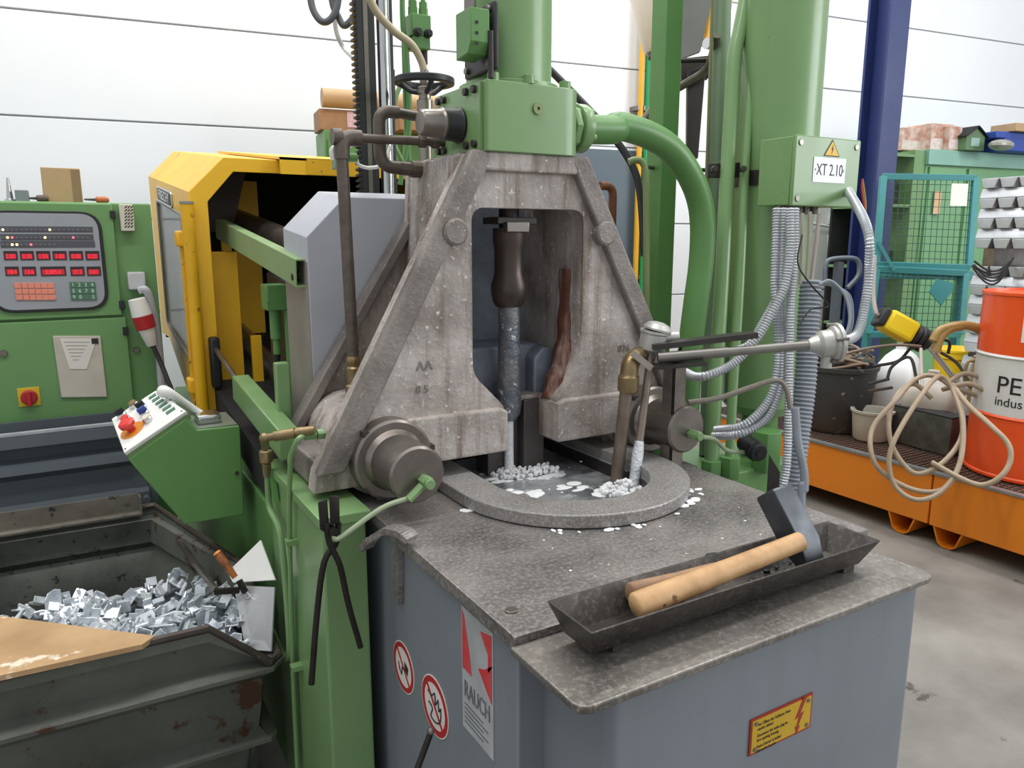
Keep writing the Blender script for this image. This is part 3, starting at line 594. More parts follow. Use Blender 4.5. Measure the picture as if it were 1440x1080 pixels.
b = MB(); b.M = sM; inn2 = [(gx+w5, .9), (gx+w5, gz-.03), (gx+ch+.03, gz+ch-w5*.8), (1.9-gx-ch, gz+ch-w5*.8), (1.9-gx-ch, gz+ch)]
b.prism([(gx, .9), (gx, gz), (gx+ch, gz+ch), (1.9-gx-ch, gz+ch)]+inn2[::-1][1:], 'y', Y0, Y0+.03); b.build('end_frame', YEL, yg, bev=.002)
# side panel: strips round the window (y, z)
wy0, wy1, wz0, wz1 = 3.0, 3.72, 1.02, 1.56
b = MB(); b.M = sM
for pl_ in ([(Y0+.03, .9), (wy0, .9), (wy0, gz), (Y0+.03, gz)], [(wy1, .96), (Y1, .92), (Y1, gz), (wy1, gz)], [(wy0, wz1), (wy1, wz1), (wy1, gz), (wy0, gz)], [(wy0, .9), (wy0+.1, .82), (wy1, .96), (wy1, wz0), (wy0, wz0)]):
    b.prism(pl_, 'x', gx, gx+t_)
b.build('side_panel', YEL, yg)
GLS = mat('scratched_window', 'B9C2C4', .12, 0, c2='A8B0B4', var=.5, scale=8, alpha=.55)
b = MB(); b.M = sM; b.box(gx+.004, gx+.009, wy0-.01, wy1+.01, wz0-.01, wz1+.01); b.build('window_pane', GLS, yg)
b = MB(); b.M = sM
b.tube(rp := [(gx-.001, y, z) for y, z in rpoly([(wy0, wz0), (wy1, wz0), (wy1, wz1), (wy0, wz1)], .03)], .006, 6, True); b.build('window_seal', mat('grey_rubber', '8A8A86', .6, var=.4), yg)
tx_, ty_ = gx-.012, Y0-.02
b = MB(); b.cyl((tx_, ty_, .9), (tx_, ty_, 1.612), .021, n=24); b.build('handle_tube', YEL2, yg)
b = MB(); b.cyl((tx_, ty_, 1.612), (tx_, ty_, 1.62), .023, n=24); b.build('tube_cap', mat('grey_plastic', '8C8E92', .5, var=.3), yg)
b = MB(); b.cyl((tx_, ty_, .87), (tx_, ty_, .9), .016, n=20); b.build('tube_foot', BLK, yg)
b = MB(); b.cyl((gx-.02, Y0+.1, .93), (gx-.02, Y0+.1, 1.5), .009, n=14); b.build('latch_rod', YEL2, yg)
for z in (1.5, .98):
    b = MB(); b.box(gx-.04, gx+.002, Y0+.07, Y0+.14, z-.03, z+.025); b.build('hinge_block', YEL, yg, bev=.008)
b = MB(); b.M = sM; b.box(gx+w5, gx+.16, Y0+.1, Y0+.12, .92, 1.44); b.build('inner_panel', YEL, yg, bev=.002)
b = MB(); b.box(.575, .61, 2.84, 2.86, .93, 1.15); b.build('inner_plate', YEL, yg)
for x0_, x1_, y_ in ((.62, .66, 3.55), (.69, .8, 3.62)):
    b = MB(); b.M = sM; b.box(x0_, x1_, y_, y_+.03, .95, 1.66); b.build('inner_post', YEL, yg)
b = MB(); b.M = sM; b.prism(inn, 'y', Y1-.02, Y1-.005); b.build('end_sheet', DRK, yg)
b = MB(); b.M = sM; b.prism([(gx+t_+.002, 1.47), (gx+t_+.002, gz-.01), (gx+ch, gz+ch-.02), (.7, gz+ch-.02), (.62, 1.47)], 'y', 3.3, 3.32); b.build('inner_baffle', mat('brown_sheet', '4A4440', .6, var=.6), yg)
b = MB(); b.M = sM; b.bar((gx+.05, Y0-.02, .905), (gx+.2, Y0-.06, .87), .05, .016); b.build('foot_strap', YEL2, yg, bev=.006)
# maker's badge on the guard
b = MB(); b.M = sM; by0, by1, bz0, bz1 = 3.22, 3.66, 1.565, 1.628
b.prism(rpoly([(by0, bz0), (by1, bz0), (by1, bz1), (by0, bz1)], .02), 'x', gx-.006, gx); bd = b.build('name_badge', CHR, yg, bev=.001)
b = MB(); b.M = sM; b.prism(rpoly([(by0+.02, bz0+.007), (by1-.02, bz0+.007), (by1-.02, bz1-.007), (by0+.02, bz1-.007)], .015), 'x', gx-.008, gx-.006); b.build('badge_field', BLK, bd)
text('lettering', 'FRECH', sM @ V((gx-.0085, (by0+by1)/2, (bz0+bz1)/2)), (0, -1, -.11), (0, 0, 1), .052, CHR, bd, .0005, 2.0)
# sliding roof plate
rfp = MB(); rfp.M = sM; rfp.box(.69, 1.42, Y0-.06, 3.9, gz+ch+.003, gz+ch+.012); rfp.box(.69, 1.42, Y0-.06, Y0-.045, gz+ch-.045, gz+ch+.012)
rfp = rfp.build('guard_roof_slide', YEL); L(rfp, 'yellow sliding roof plate lying on top of the guard behind the pipes', 'guard cover')
b = MB(); b.M = sM; b.box(.78, .98, Y0-.063, Y0-.06, gz+ch-.043, gz+ch+.01); b.build('scuffed_edge', YEL2, rfp)
# ================================================================== control cabinet
YC = 3.2
cc = T('control_cabinet', (0, 3.4, 0), 'green control cabinet with red digital displays behind a rounded window', 'control cabinet')
b = MB(); b.box(-.75, .315, YC, YC+.45, .02, 1.627); b.build('body', GC, cc, bev=.006)
P = lambda x, y, o=0.: oY(x, y, YC-.022-o)
zs = P(80, 449).z
def rect(p0, p1, y0, y1, name, m, parent, bev=0, r=0):
    b = MB(); xs = sorted((p0.x, p1.x)); zz = sorted((p0.z, p1.z))
    pl = [(xs[0], zz[0]), (xs[1], zz[0]), (xs[1], zz[1]), (xs[0], zz[1])]
    b.prism(rpoly(pl, r, 6) if r else pl, 'y', y0, y1); return b.build(name, m, parent, bev=bev)
xd = P(168, 400).x
du = rect(V((-.74, 0, zs+.004)), V((xd, 0, 1.622)), YC-.022, YC, 'upper_door', GC, cc, .004)
dl = rect(V((-.74, 0, .75)), V((xd+.01, 0, zs-.004)), YC-.022, YC, 'lower_door', GC, cc, .004)
for px, py in ((158, 301), (171, 428), (176, 465)): rect(P(px-4, py-5), P(px+5, py+6), YC-.03, YC, 'hinge', BLK, cc, .002)
DPM = mat('display_face', '9A9FA6', .3, c2='8D9299', var=.4, scale=5)
wl, wr, wt, wb = P(0, 400).x-.02, P(146, 400).x, P(70, 300).z, P(70, 434).z
fr2 = rect(V((wl-.01, 0, wb-.01)), V((wr+.012, 0, wt+.008)), YC-.03, YC-.02, 'window_seal', BLK, du, .002, .07)
dp = rect(V((wl, 0, wb)), V((wr, 0, wt)), YC-.0315, YC-.028, 'display_panel', DPM, cc, 0, .06)
DY = YC-.0315
LEDD = mat('indicator_strip', '55565E', .5, var=.4); RDD = mat('red_display', 'B02030', .4, emit='FF2A3C', estr=.9); RDB = mat('display_bezel', '35252A', .4, var=.2)
AMB = mat('amber_led', 'FFD890', .4, emit='FFE0A0', estr=1.6); PNK = mat('red_led', 'F08090', .4, emit='FF6070', estr=1.0); LOFF = mat('dark_led', '6E6A70', .5, var=.3)
KEY1 = mat('salmon_key', 'E8907A', .5, c2='D8806A', var=.4); KEY2 = mat('green_key', '4E7A62', .5, c2='44705A', var=.4); KTX = mat('key_print', 'DCE8DC', .5, var=.2)
for r_i, (py, x0_, x1_) in enumerate(((323, 0, 131), (334, 0, 132), (344, 0, 134))):
    rect(oY(x0_, py-5, DY), oY(x1_, py+4, DY), DY-.001, DY, 'indicator_strip', LEDD, dp)
    for i in range(20):
        px = 4+i*6.6
        if px > x1_-3 or (r_i == 2 and i > 11): continue
        lit = {0: {0: AMB, 10: AMB}, 1: {1: AMB, 2: PNK, 9: AMB, 15: PNK, 19: AMB}, 2: {2: AMB, 3: AMB, 6: PNK}}[r_i].get(i, LOFF)
        b = MB(); q = oY(px, py, DY-.001); b.cyl(q, q+V((0, -.002, 0)), .0042, n=10); b.build('led', lit, dp)
def disp(cx, cy, w_, tx):
    f_ = rect(oY(cx-w_, cy-7, DY), oY(cx+w_, cy+5.5, DY), DY-.002, DY, 'display_bezel', RDB, dp)
    rect(oY(cx-w_+2.5, cy-3, DY), oY(cx+w_-2.5, cy+4, DY), DY-.003, DY-.002, 'readout', mat('display_dark_red', '8E1E2C', .3, emit='D02030', estr=.35), f_)
    text('digits', tx, oY(cx, cy+.6, DY-.0032), (1, 0, 0), (0, 0, 1), .02, RDD, f_, .0003, .8)
for i, tx in enumerate(('2.00', '0.30', '1.55', '1.80', '0.50', '0.20')): disp(15+i*23, 360, 10.5, tx)
for cx, w_, tx in ((17, 10.5, '18.4'), (41, 10.5, '13.6'), (75, 18.5, '8:885:0'), (109, 10.5, '27.5'), (132, 10.5, '0.81')): disp(cx, 382, w_, tx)
for i in range(6):
    for j in range(3):
        q = oY(25.5+i*9.1+j*1.2, 401.5+j*8.3, DY); b = MB(); b.box(q.x-.0112, q.x+.0112, DY-.004, DY, q.z-.0092, q.z+.0092); kk = b.build('key', KEY1, dp, bev=.001)
for i in range(4):
    for j in range(3):
        q = oY(102.5+i*9+j*.9, 400.5+j*8.6, DY); b = MB(); b.box(q.x-.0105, q.x+.0105, DY-.004, DY, q.z-.0105, q.z+.0105); kk = b.build('key', KEY2, dp, bev=.001)
        text('key_print', '1234567890 5'[j*4+i], (q.x, DY-.0042, q.z), (1, 0, 0), (0, 0, 1), .018, KTX, kk, .0003)
# cabinet fittings
CRM = mat('cream_plastic', 'CFCBBD', .5, c2='C2BDAE', var=.4)
g_ = rect(oY(167, 287, YC-.03), oY(190, 325, YC-.03), YC-.03, YC, 'buzzer', CRM, cc, .003)
for i in range(7):
    for j in range(3):
        b = MB(); q = oY(177+j*4.2, 291+i*4.6, YC-.0305); b.bar(q+V((-.004, 0, -.004)), q+V((.004, 0, .004)), .0035, .001, up=(0, 1, 0)); b.build('grille_slot', BLK, g_)
so = rect(oY(179, 383, YC-.05), oY(206, 407, YC-.05), YC-.05, YC, 'socket_box', mat('light_grey_plastic', 'C6C9CC', .45, var=.4), cc, .006)
# plug and cable (a thing of its own)
pg = T('power_plug', oY(200, 450, 3.12), 'white and red industrial plug hanging below the cabinet socket', 'plug')
PW = WHT; PR = mat('plug_red', 'B3262B', .4, var=.3)
def seg(a_, c_, r0, r1, nm, m): b = MB(); b.tube([oY(*a_, 3.12), oY(*c_, 3.12)], [r0, r1], 20); b.build(nm, m, pg, bev=.002)
seg((192, 420), (200, 444), .03, .036, 'shroud', PW); seg((200, 444), (206, 462), .037, .034, 'red_band', PR); seg((206, 462), (214, 486), .03, .018, 'gland', PW)
b = MB(); b.tube(sm([oY(214, 484, 3.12), oY(226, 510, 3.1), oY(240, 545, 3.05), oY(248, 562, 3.03)]), .009, 10); b.build('cable', BLK, pg)
b = MB(); b.tube(sm([oY(196, 408, 3.13), oY(205, 408, 3.12), oY(212, 425, 3.13), oY(222, 480, 3.16), oY(228, 550, 3.16)]), .014, 10); b.build('grey_cable', mat('grey_cable', 'B9BCC4', .5, var=.4), pg)
# document pouch, rotary switch, lock
pch = MB(); PZ = [oY(x, y, YC-.024) for x, y in ((86, 559), (151, 558), (141, 472), (74, 472))]
pch.hexa(PZ, [p+V((0, -.006, 0)) for p in PZ]); pch = pch.build('document_pouch', mat('dirty_pouch', 'CFCABE', .5, c2='B5AE9F', var=.8, scale=5, spots='8A8377', sp=.72, spscale=12), bev=.003); L(pch, 'dirty cream document pouch stuck on the lower cabinet door', 'document pouch')
b = MB(); Q = [oY(x, y, YC-.031) for x, y in ((98, 519), (122, 519), (136, 476), (84, 476))]; b.hexa(Q, [p+V((0, -.001, 0)) for p in Q]); sht = b.build('paper_sheet', mat('paper', 'E4E1DA', .6, c2='D8D4CA', var=.5, scale=6), pch)
for i in range(6):
    b = MB(); q0 = oY(90+i*2.4, 481+i*5, YC-.0322); q1 = oY(126-i*3, 481+i*5, YC-.0322); b.bar(q0, q1, .0008, .002); b.build('printed_line', mat('print_grey', '8A8A8C', .6, var=.2), sht)
b = MB(); q0 = oY(130, 476, YC-.0322); b.box(q0.x-.004, q0.x+.018, q0.y-.0008, q0.y, q0.z-.02, q0.z); b.build('printed_mark', SGK, sht)
q = oY(41, 558, YC-.022); b = MB(); b.box(q.x-.034, q.x+.034, q.y-.004, q.y, q.z-.034, q.z+.034); sw = b.build('switch_plate', mat('switch_yellow', 'D8B82A', .45, var=.3), cc, bev=.002)
b = MB(); b.lathe([(.026, 0), (.026, .012), (.022, .016), (0, .016)], q+V((0, -.004, 0)), (0, -1, 0)); b.build('rotary_knob', PR, sw)
b = MB(); b.box(q.x-.007, q.x+.007, q.y-.034, q.y-.018, q.z-.03, q.z+.024); b.build('knob_grip', PR, sw, bev=.003)
for px, py in ((5, 497), (192, 492)):
    q = oY(px, py, YC-.022 if px < 100 else YC); b = MB(); b.lathe([(.0, .008), (.011, .008), (.013, 0)], q, (0, -1, 0), 16); b.build('lock', STL, cc)
# things lying on the cabinet
ctop = 1.627
CRD = mat('brown_cardboard', 'B59873', .7, c2='A38763', var=.6, scale=6)
bx_ = MB(); q = oY(90, 279, 3.35); bx_.box(q.x-.065, q.x+.06, 3.3, 3.4, ctop, ctop+.125); bx_ = bx_.build('cardboard_box', CRD, bev=.003); L(bx_, 'small brown cardboard box standing on the control cabinet', 'box')
b = MB(); b.box(q.x+.03, q.x+.058, 3.2985, 3.3, ctop+.003, ctop+.12); b.build('flap_edge', mat('cardboard_edge', '8E7556', .7, var=.5), bx_)
c_ = MB(); q = oY(14, 279, 3.32); c_.lathe([(.018, 0), (.016, .01), (.011, .012), (.004, .085), (.0, .086)], (q.x, 3.32, ctop)); c_ = c_.build('oil_nozzle', CHR); L(c_, 'grey cone nozzle standing on the control cabinet edge', 'nozzle')
c_ = MB(); q = oY(32, 279, 3.3); c_.box(q.x-.022, q.x+.02, 3.28, 3.34, ctop, ctop+.042); c_ = c_.build('metal_block', mat('grey_block', '8C9296', .4, .5, var=.6), bev=.003); L(c_, 'small grey metal block beside the cone nozzle on the cabinet', 'metal block')
def tool(px0, px1, lab, hm):
    a_ = oY(px0, 277, 3.29); e_ = oY(px1, 277, 3.29); a_.z = e_.z = ctop+.014
    t = T('file_tool', (a_+e_)/2-V((0, 0, .014)), lab, 'tool'); d = e_-a_
    b = MB(); b.tube([a_, a_+d*.15, a_+d*.5, a_+d*.55], [.008, .013, .012, .006], 12); b.build('handle', hm, t)
    b = MB(); b.tube([a_+d*.55, e_], [.005, .003], 8); b.build('blade', DSTL, t)
tool(68, 36, 'tool with dark handle lying left of the cardboard box', mat('dark_handle', '5A4A44', .5, var=.5)); tool(153, 118, 'tool with orange handle lying right of the cardboard box', mat('orange_handle', 'B8663A', .5, var=.5))
# ================================================================== operator console
YO = 2.2
oc = T('operator_console', (.33, 2.3, .7), 'green operator console with tilted white button panel and red stop button', 'control console')
O_ = lambda x, y, d=0.: oY(x, y, YO+d)
prof = [O_(180, 646), O_(262, 588), O_(277, 605), O_(337, 599), O_(344, 724), O_(260, 738)]
b = MB(); b.prism([(p.x, p.z) for p in prof], 'y', YO, YO+.2); b.build('body', G2, oc, bev=.004)
# tilted panel: near edge (180,640)-(265,580); far edge shifted back
n0, n1 = O_(178, 641), O_(265, 582); f0, f1 = oY(160, 593, YO+.2), oY(222, 553, YO+.2)
nrm = (n1-n0).cross(f0-n0).normalized(); nrm = nrm if nrm.z > 0 else -nrm
b = MB(); b.hexa((n0, n1, f1, f0), tuple(p+nrm*.012 for p in (n0, n1, f1, f0))); pnl = b.build('button_panel', WHT, oc, bev=.003)
b = MB(); b.hexa((n0-nrm*.016, n1-nrm*.016, f1-nrm*.016, f0-nrm*.016), (n0, n1, f1, f0)); b.build('panel_frame', G1, oc)
def pq(u, v): return n0*(1-u)*(1-v)+n1*u*(1-v)+f0*(1-u)*v+f1*u*v+nrm*.012
def knob(u, v, r, h, m, nm): b = MB(); b.lathe([(r, 0), (r, h*.8), (r*.85, h), (0, h)], pq(u, v), nrm, 20); return b.build(nm, m, pnl)
CR_ = CHR
b = MB(); b.cyl(pq(.24, .38), pq(.24, .38)+nrm*.001, .034, n=28); b.build('stop_plate', mat('stop_orange', 'D88A2A', .5, var=.3), pnl)
STP = mat('stop_red', 'D8342C', .4, var=.3)
b = MB(); b.lathe([(.011, 0), (.011, .016), (.021, .02), (.022, .03), (.016, .035), (0, .036)], pq(.24, .38), nrm, 24); b.build('stop_button', STP, pnl)
for u, v, k in ((.24, .68, 0), (.22, .88, 1), (.52, .35, 2), (.55, .55, 3), (.58, .72, 1), (.5, .93, 4)):
    kk = knob(u, v, .0135, .012, CR_, 'button_collar')
    q = pq(u, v)+nrm*.012; b = MB()
    if k in (1, 3): b.bar(q-(n1-n0).normalized()*.012+nrm*.006, q+(n1-n0).normalized()*.012+nrm*.006, .008, .016, up=nrm); b.build('selector', BLK if k == 1 else mat('blue_cap', '2E4A9A', .4, var=.3), pnl)
    else: b.lathe([(.011, 0), (.011, .005), (0, .006)], q, nrm, 18); b.build('push_button', {0: STP, 2: mat('beige_cap', 'D8CDBB', .5, var=.3), 4: BRS}[k], pnl)
for i in range(6):
    b = MB(); a_ = pq(.78, .2+i*.13); e_ = pq(.93, .2+i*.13); 
    vv = (f0-n0).normalized()*.012; b.hexa((a_, e_, e_+vv, a_+vv), tuple(p+nrm*.003 for p in (a_, e_, e_+vv, a_+vv))); b.build('label_strip', KEY2, pnl)
bolts(oc, [O_(333, 665)], (0, -1, 0), .006, .004, DSTL, 'screw', 8)
bolts(pnl, [pq(.04, .06), pq(.96, .06)], nrm, .003, .002, STL, 'screw', 8)
b = MB(); q = O_(292, 587, .1); zc = prof[3].z; b.box(q.x-.035, q.x+.03, YO+.05, YO+.13, zc+.003, zc+.03); b.build('limit_box', CHR, oc, bev=.008)
b = MB(); b.box(O_(277, 600).x, O_(335, 600).x, YO+.01, YO+.19, zc-.002, zc+.004); b.build('top_sheet', mat('oily_sheet', '7C8478', .4, .4, var=.7, scale=9), oc)
ar = MB(); a_ = oY(228, 558, YO+.1); e_ = oY(275, 577, YO+.12); ar.tube(sm([a_+V((0, .02, .012)), a_+V((.02, 0, .008)), e_, oY(300, 592, YO+.1)]), [.016, .017, .018, .017, .016, .015, .014, .013, .012, .011, .011, .011, .01, .01, .01, .01, .01, .01, .01][:19], 12)
ar.build('white_lever', WHT, oc)
# ================================================================== bins on the left
def sweep(path, prof, clip=None):
    """extrude a profile of (outward offset, z) along a plan polyline; outward is to the right of travel"""
    mb = MB(); n = len(path); m = len(prof); P_ = [V(p) for p in path]; vs = []
    for i in range(n):
        d0 = (P_[i]-P_[i-1]).normalized() if i else (P_[1]-P_[0]).normalized()
        d1 = (P_[i+1]-P_[i]).normalized() if i < n-1 else d0
        n0_ = V((d0.y, -d0.x)); n1_ = V((d1.y, -d1.x)); mm = (n0_+n1_); mm = mm/max(mm.dot(n0_), .3)*1.0
        vs += [(P_[i].x+mm.x*o, P_[i].y+mm.y*o, z) for o, z in [(o_, min(z_, clip[i]-j*.0004) if clip else z_) for j, (o_, z_) in enumerate(prof)]]
    fs = [(i*m+k, i*m+(k+1) % m, (i+1)*m+(k+1) % m, (i+1)*m+k) for i in range(n-1) for k in range(m)]
    fs += [tuple(range(m))[::-1], tuple(range((n-1)*m, n*m))]
    return mb.add(vs, fs)
BINM = mat('olive_rusty_bin', '6A6E64', .55, .2, c2='4C4E48', var=.9, scale=3, spots='4A2E22', sp=.6, spscale=7, bump=.15, bscale=50)
BINI = mat('scraped_bin_inside', '5F625B', .5, .35, c2='3D3E3B', var=.9, scale=6, spots='1E1E1E', sp=.6, spscale=30)
BINR = mat('rusty_bin_rim', '4A423C', .55, .3, c2='382F2A', var=.9, scale=8, spots='7A7468', sp=.62, spscale=25)
nb = T('scrap_bin', (-.2, 2.2, 0), 'rusty olive steel bin full of shiny castings beside the console', 'bin')
prof = [(0, .6), (.012, .6), (.012, .57), (-.012, .56), (-.02, .485), (.016, .465), (.016, .455), (-.03, .42), (-.05, .28), (-.01, .26), (-.01, .25), (-.06, .22), (-.09, .05), (-.105, .05), (-.062, .28), (-.04, .42), (-.012, .46), (-.032, .485), (-.022, .56), (-.004, .57)]
b = sweep([(-1.2, 1.80), (.215, 1.776), (.35, 1.772), (.375, 1.80), (.375, 2.2), (.2, 2.75)], prof, [.61, .61, .475, .475, .56, .61]); b.build('near_wall', BINM, nb)
b = sweep([(.2, 2.75), (-1.2, 2.79)], prof); b.build('far_wall', BINI, nb)
b = MB(); b.tube([(x, y, z_) for x, y, z_ in ((-1.2, 1.797, .6), (.218, 1.772, .6), (.352, 1.769, .474), (.378, 1.80, .474), (.378, 2.2, .556), (.2, 2.752, .6), (-1.2, 2.79, .6))], .011, 8); b.build('rim', BINR, nb)
b = MB(); b.prism([(-1.15, 1.9), (.27, 1.87), (.29, 2.2), (.12, 2.66), (-1.15, 2.7)], 'z', .05, .3); b.build('bottom', BINI, nb)
b = MB(); q0 = V((-1.2, 2.765, .63)); q1 = V((.155, 2.73, .628))
STR = mat('bent_rim_strip', '857F74', .5, .4, c2='5C5850', var=.9, scale=7, spots='34302C', sp=.6, spscale=25)
b.bar(q0, q1, .006, .062); b.bar(q0+V((0, -.02, -.03)), q1+V((0, -.02, -.03)), .045, .006); b.bar(q1+V((-.003, -.02, -.002)), q1+V((.003, -.02, -.002)), .045, .06); b.build('rim_strip', STR, nb)
SLT = mat('slate_grey_paint', '5E666C', .42, .1, c2='525A60', var=.6, scale=4)
sbn = T('steel_container', (-.3, 3.0, 0), 'slate grey ribbed steel container in front of the control cabinet', 'container')
prf = [(0, .86), (.02, .86), (.022, .815), (-.01, .812), (-.03, .765), (.022, .75), (.026, .725), (-.004, .70), (-.004, .615), (.028, .605), (.028, .555), (-.006, .55), (-.01, .44), (.02, .43), (.02, .4), (-.03, .36), (-.06, .05), (-.08, .05), (-.045, .4), (-.045, .765), (-.015, .8)]
b = sweep([(-1.2, 2.94), (.2, 2.94)], prf); b.build('near_wall', SLT, sbn)
b = sweep([(.2, 2.94), (.2, 3.15)], prf); b.build('end_wall', SLT, sbn)
b = sweep([(.2, 3.15), (-1.2, 3.15)], [(0, .86), (0, .05), (-.02, .05), (-.02, .86)]); b.build('far_wall', SLT, sbn)
b = MB(); b.tube([(-1.2, 2.93, .858), (.21, 2.93, .858)], .011, 8); b.build('rim', mat('scuffed_rim', '8C9194', .4, .4, var=.7, scale=12), sbn)
b = MB(); q = oY(206, 700, 2.9); b.cyl(q, q+V((0, -.03, 0)), .012, n=12); b.build('pin', SLT, sbn)
# heap of castings
ZC = mat('fresh_zinc_casting', 'EEF2F6', .28, .45, c2='C8D0D8', var=.7, scale=40)
def casting_mesh(k):
    b = MB()
    if k == 0: b.box(-.024, .024, -.017, .017, 0, .003); b.box(-.024, -.021, -.017, .017, .003, .026); b.ring((.006, 0, .003), (0, 0, 1), .009, .005, .012, 12)
    elif k == 1: b.lathe([(.016, 0), (.016, .004), (.009, .006), (.008, .04), (.005, .042), (.005, .048)], (0, 0, -.02), (0, 0, 1), 12); b.box(-.003, .003, -.02, .02, -.02, -.014)
    elif k == 2: b.prism([(-.026, -.014), (.02, -.018), (.028, 0), (.02, .016), (-.018, .02), (-.028, .004)], 'z', 0, .004); b.cyl((-.012, 0, .004), (-.012, 0, .022), .006, .005, 10); b.cyl((.012, 0, .004), (.012, 0, .014), .007, .006, 10)
    elif k == 3: b.prism([(-.022, 0), (.022, 0), (.022, .026), (.018, .026), (.018, .004), (-.018, .004), (-.018, .026), (-.022, .026)], 'y', -.014, .014)
    elif k == 4: b.tube([(-.04, 0, 0), (-.01, .004, .004), (.02, 0, 0), (.034, .008, .004)], [.004, .005, .0045, .003], 8); b.box(-.014, .008, -.016, .012, -.002, .002)
    else: b.prism([(-.02, -.02), (.02, -.02), (.02, .006), (.006, .02), (-.02, .02)], 'z', 0, .0035); b.box(-.02, -.017, -.02, .02, 0, .018); b.box(-.02, .02, -.02, -.017, 0, .018)
    return b
protos = []
for k in range(6):
    o = casting_mesh(k).build('zinc_casting', ZC, bev=.0006, seg=1); protos.append(o.data); bpy.data.objects.remove(o)
rd = random.Random(21)
def inpoly(x, y, pl):
    c = False
    for i in range(len(pl)):
        (x1_, y1_), (x2_, y2_) = pl[i-1], pl[i]
        if (y1_ > y) != (y2_ > y) and x < (x2_-x1_)*(y-y1_)/(y2_-y1_)+x1_: c = not c
    return c
heap = [(-.45, 1.85), (.33, 1.815), (.345, 2.15), (.2, 2.33), (.0, 2.4), (-.45, 2.34)]
hb = MB(); g = []
def hz(x, y): return .46+.04*max(0, 1-((x-.12)/.3)**2)*max(0, 1-((y-2.05)/.4)**2)+.018*sin(x*21+y*7)+.012*sin(y*29-x*11)
pts = [(x, y) for x, y in [(rd.uniform(-.36, .345), rd.uniform(1.8, 2.4)) for _ in range(4000)] if inpoly(x, y, heap)]
chosen = []
for x, y in pts:
    if all((x-a)**2+(y-c)**2 > .0225**2 for a, c in chosen): chosen.append((x, y))
    if len(chosen) >= 292: break
# settled layer below the loose pieces
N_ = 26; vs = []; fs = []
for i in range(N_+1):
    for j in range(N_+1):
        x = -.46+.8*i/N_; y = 1.83+.56*j/N_; vs.append((x, y, (hz(x, y)-.022) if inpoly(x, y, heap) else .34))
hb.add(vs, [(i*(N_+1)+j, (i+1)*(N_+1)+j, (i+1)*(N_+1)+j+1, i*(N_+1)+j+1) for i in range(N_) for j in range(N_)])
hb = hb.build('casting_layer', mat('packed_castings', '9AA1A9', .45, .6, c2='5E646B', var=1., scale=45, bump=1., bscale=45)); L(hb, 'packed lower layer of zinc castings filling the bin', 'castings', kind='stuff')
for i, (x, y) in enumerate(chosen):
    o = bpy.data.objects.new('zinc_casting', protos[rd.randrange(6)]); COL.objects.link(o)
    o.location = (x, y, hz(x, y)+rd.uniform(-.004, .016)); o.rotation_euler = (rd.gauss(0, .8), rd.gauss(0, .8), rd.uniform(0, 6.28)); s_ = rd.uniform(.75, 1.1); o.scale = (s_,)*3
    L(o, 'shiny silver zinc casting loose in the bin heap', 'casting', 'zinc castings heaped in the olive bin')
# board, file and bar lying over the bin
PLY = mat('stained_plywood', 'BC9A72', .6, c2='9C7A52', var=.8, scale=5, spots='DCCFB8', sp=.6, spscale=6)
b = MB(); top = [oZ(-260, 800, .595), oZ(0, 866, .595), oZ(218, 894, .612), oZ(200, 906, .612), oZ(0, 950, .614), oZ(-260, 1010, .614)]
b.add([p for p in top]+[p-V((0, 0, .012)) for p in top], [(0, 1, 2, 3, 4, 5), (11, 10, 9, 8, 7, 6)]+[(i, (i+1) % 6, 6+(i+1) % 6, 6+i) for i in range(6)])
o = b.build('plywood_board', PLY); L(o, 'stained plywood board lying over the near edge of the casting bin', 'board')
fl = T('hand_file', oD(330, 800, 2.0), 'file with black and orange handle hanging over the bin edge', 'file')
F_ = lambda x, y, d=1.98: oD(x, y, d)
b = MB(); b.tube([F_(304, 776), F_(308, 781), F_(322, 800)], [.006, .011, .01], 12); b.build('handle', mat('orange_black_handle', '4A2E1C', .4, c2='C2702A', var=1., scale=22), fl)
b = MB(); b.tube([F_(304, 776)-V((0, 0, 0)), F_(306, 778.5)], [.0085, .0115], 12); b.build('handle_cap', mat('orange_cap', 'E08A30', .4, var=.3), fl)
b = MB(); b.tube([F_(322, 800), F_(331, 812)], [.01, .008], 12); b.build('ferrule', mat('orange_wrap', 'A8622C', .4, var=.6, scale=40), fl)
b = MB(); b.bar(F_(336, 816), F_(345, 833), .01, .014); b.bar(F_(302, 832), F_(336, 830), .012, .014); b.build('tang', IRN, fl)
b = MB(); b.ring(F_(347, 838)-V((.004, 0, 0)), (.4, -.6, .7), .011, .006, .006, 16); b.build('hook_ring', CHR, fl)
o = MB(); o.bar(oD(252, 762, 2.25), oD(304, 830, 2.05), .012, .02); o = o.build('steel_bar', STL, bev=.001); L(o, 'grey steel bar leaning in the far right corner of the bin', 'bar')
ct = T('casting_chute', oD(365, 850, 1.95), 'pale grey sheet metal chute leading into the casting bin', 'chute')
SHW = mat('chute_sheet', 'C2C3C4', .35, .4, c2='A8A9AA', var=.5, scale=4)
b = MB(); Q = [V((.318, 2.0, .59)), V((.395, 1.87, .62)), V((.362, 1.80, .485)), V((.312, 1.86, .475))]
b.quad(*Q, t=.004); b.build('slide', SHW, ct)
b = MB(); b.quad(V((.315, 2.07, .60)), V((.40, 2.03, .69)), V((.40, 1.88, .635)), V((.318, 2.01, .594)), t=.004); b.build('upper_sheet', WHT, ct)
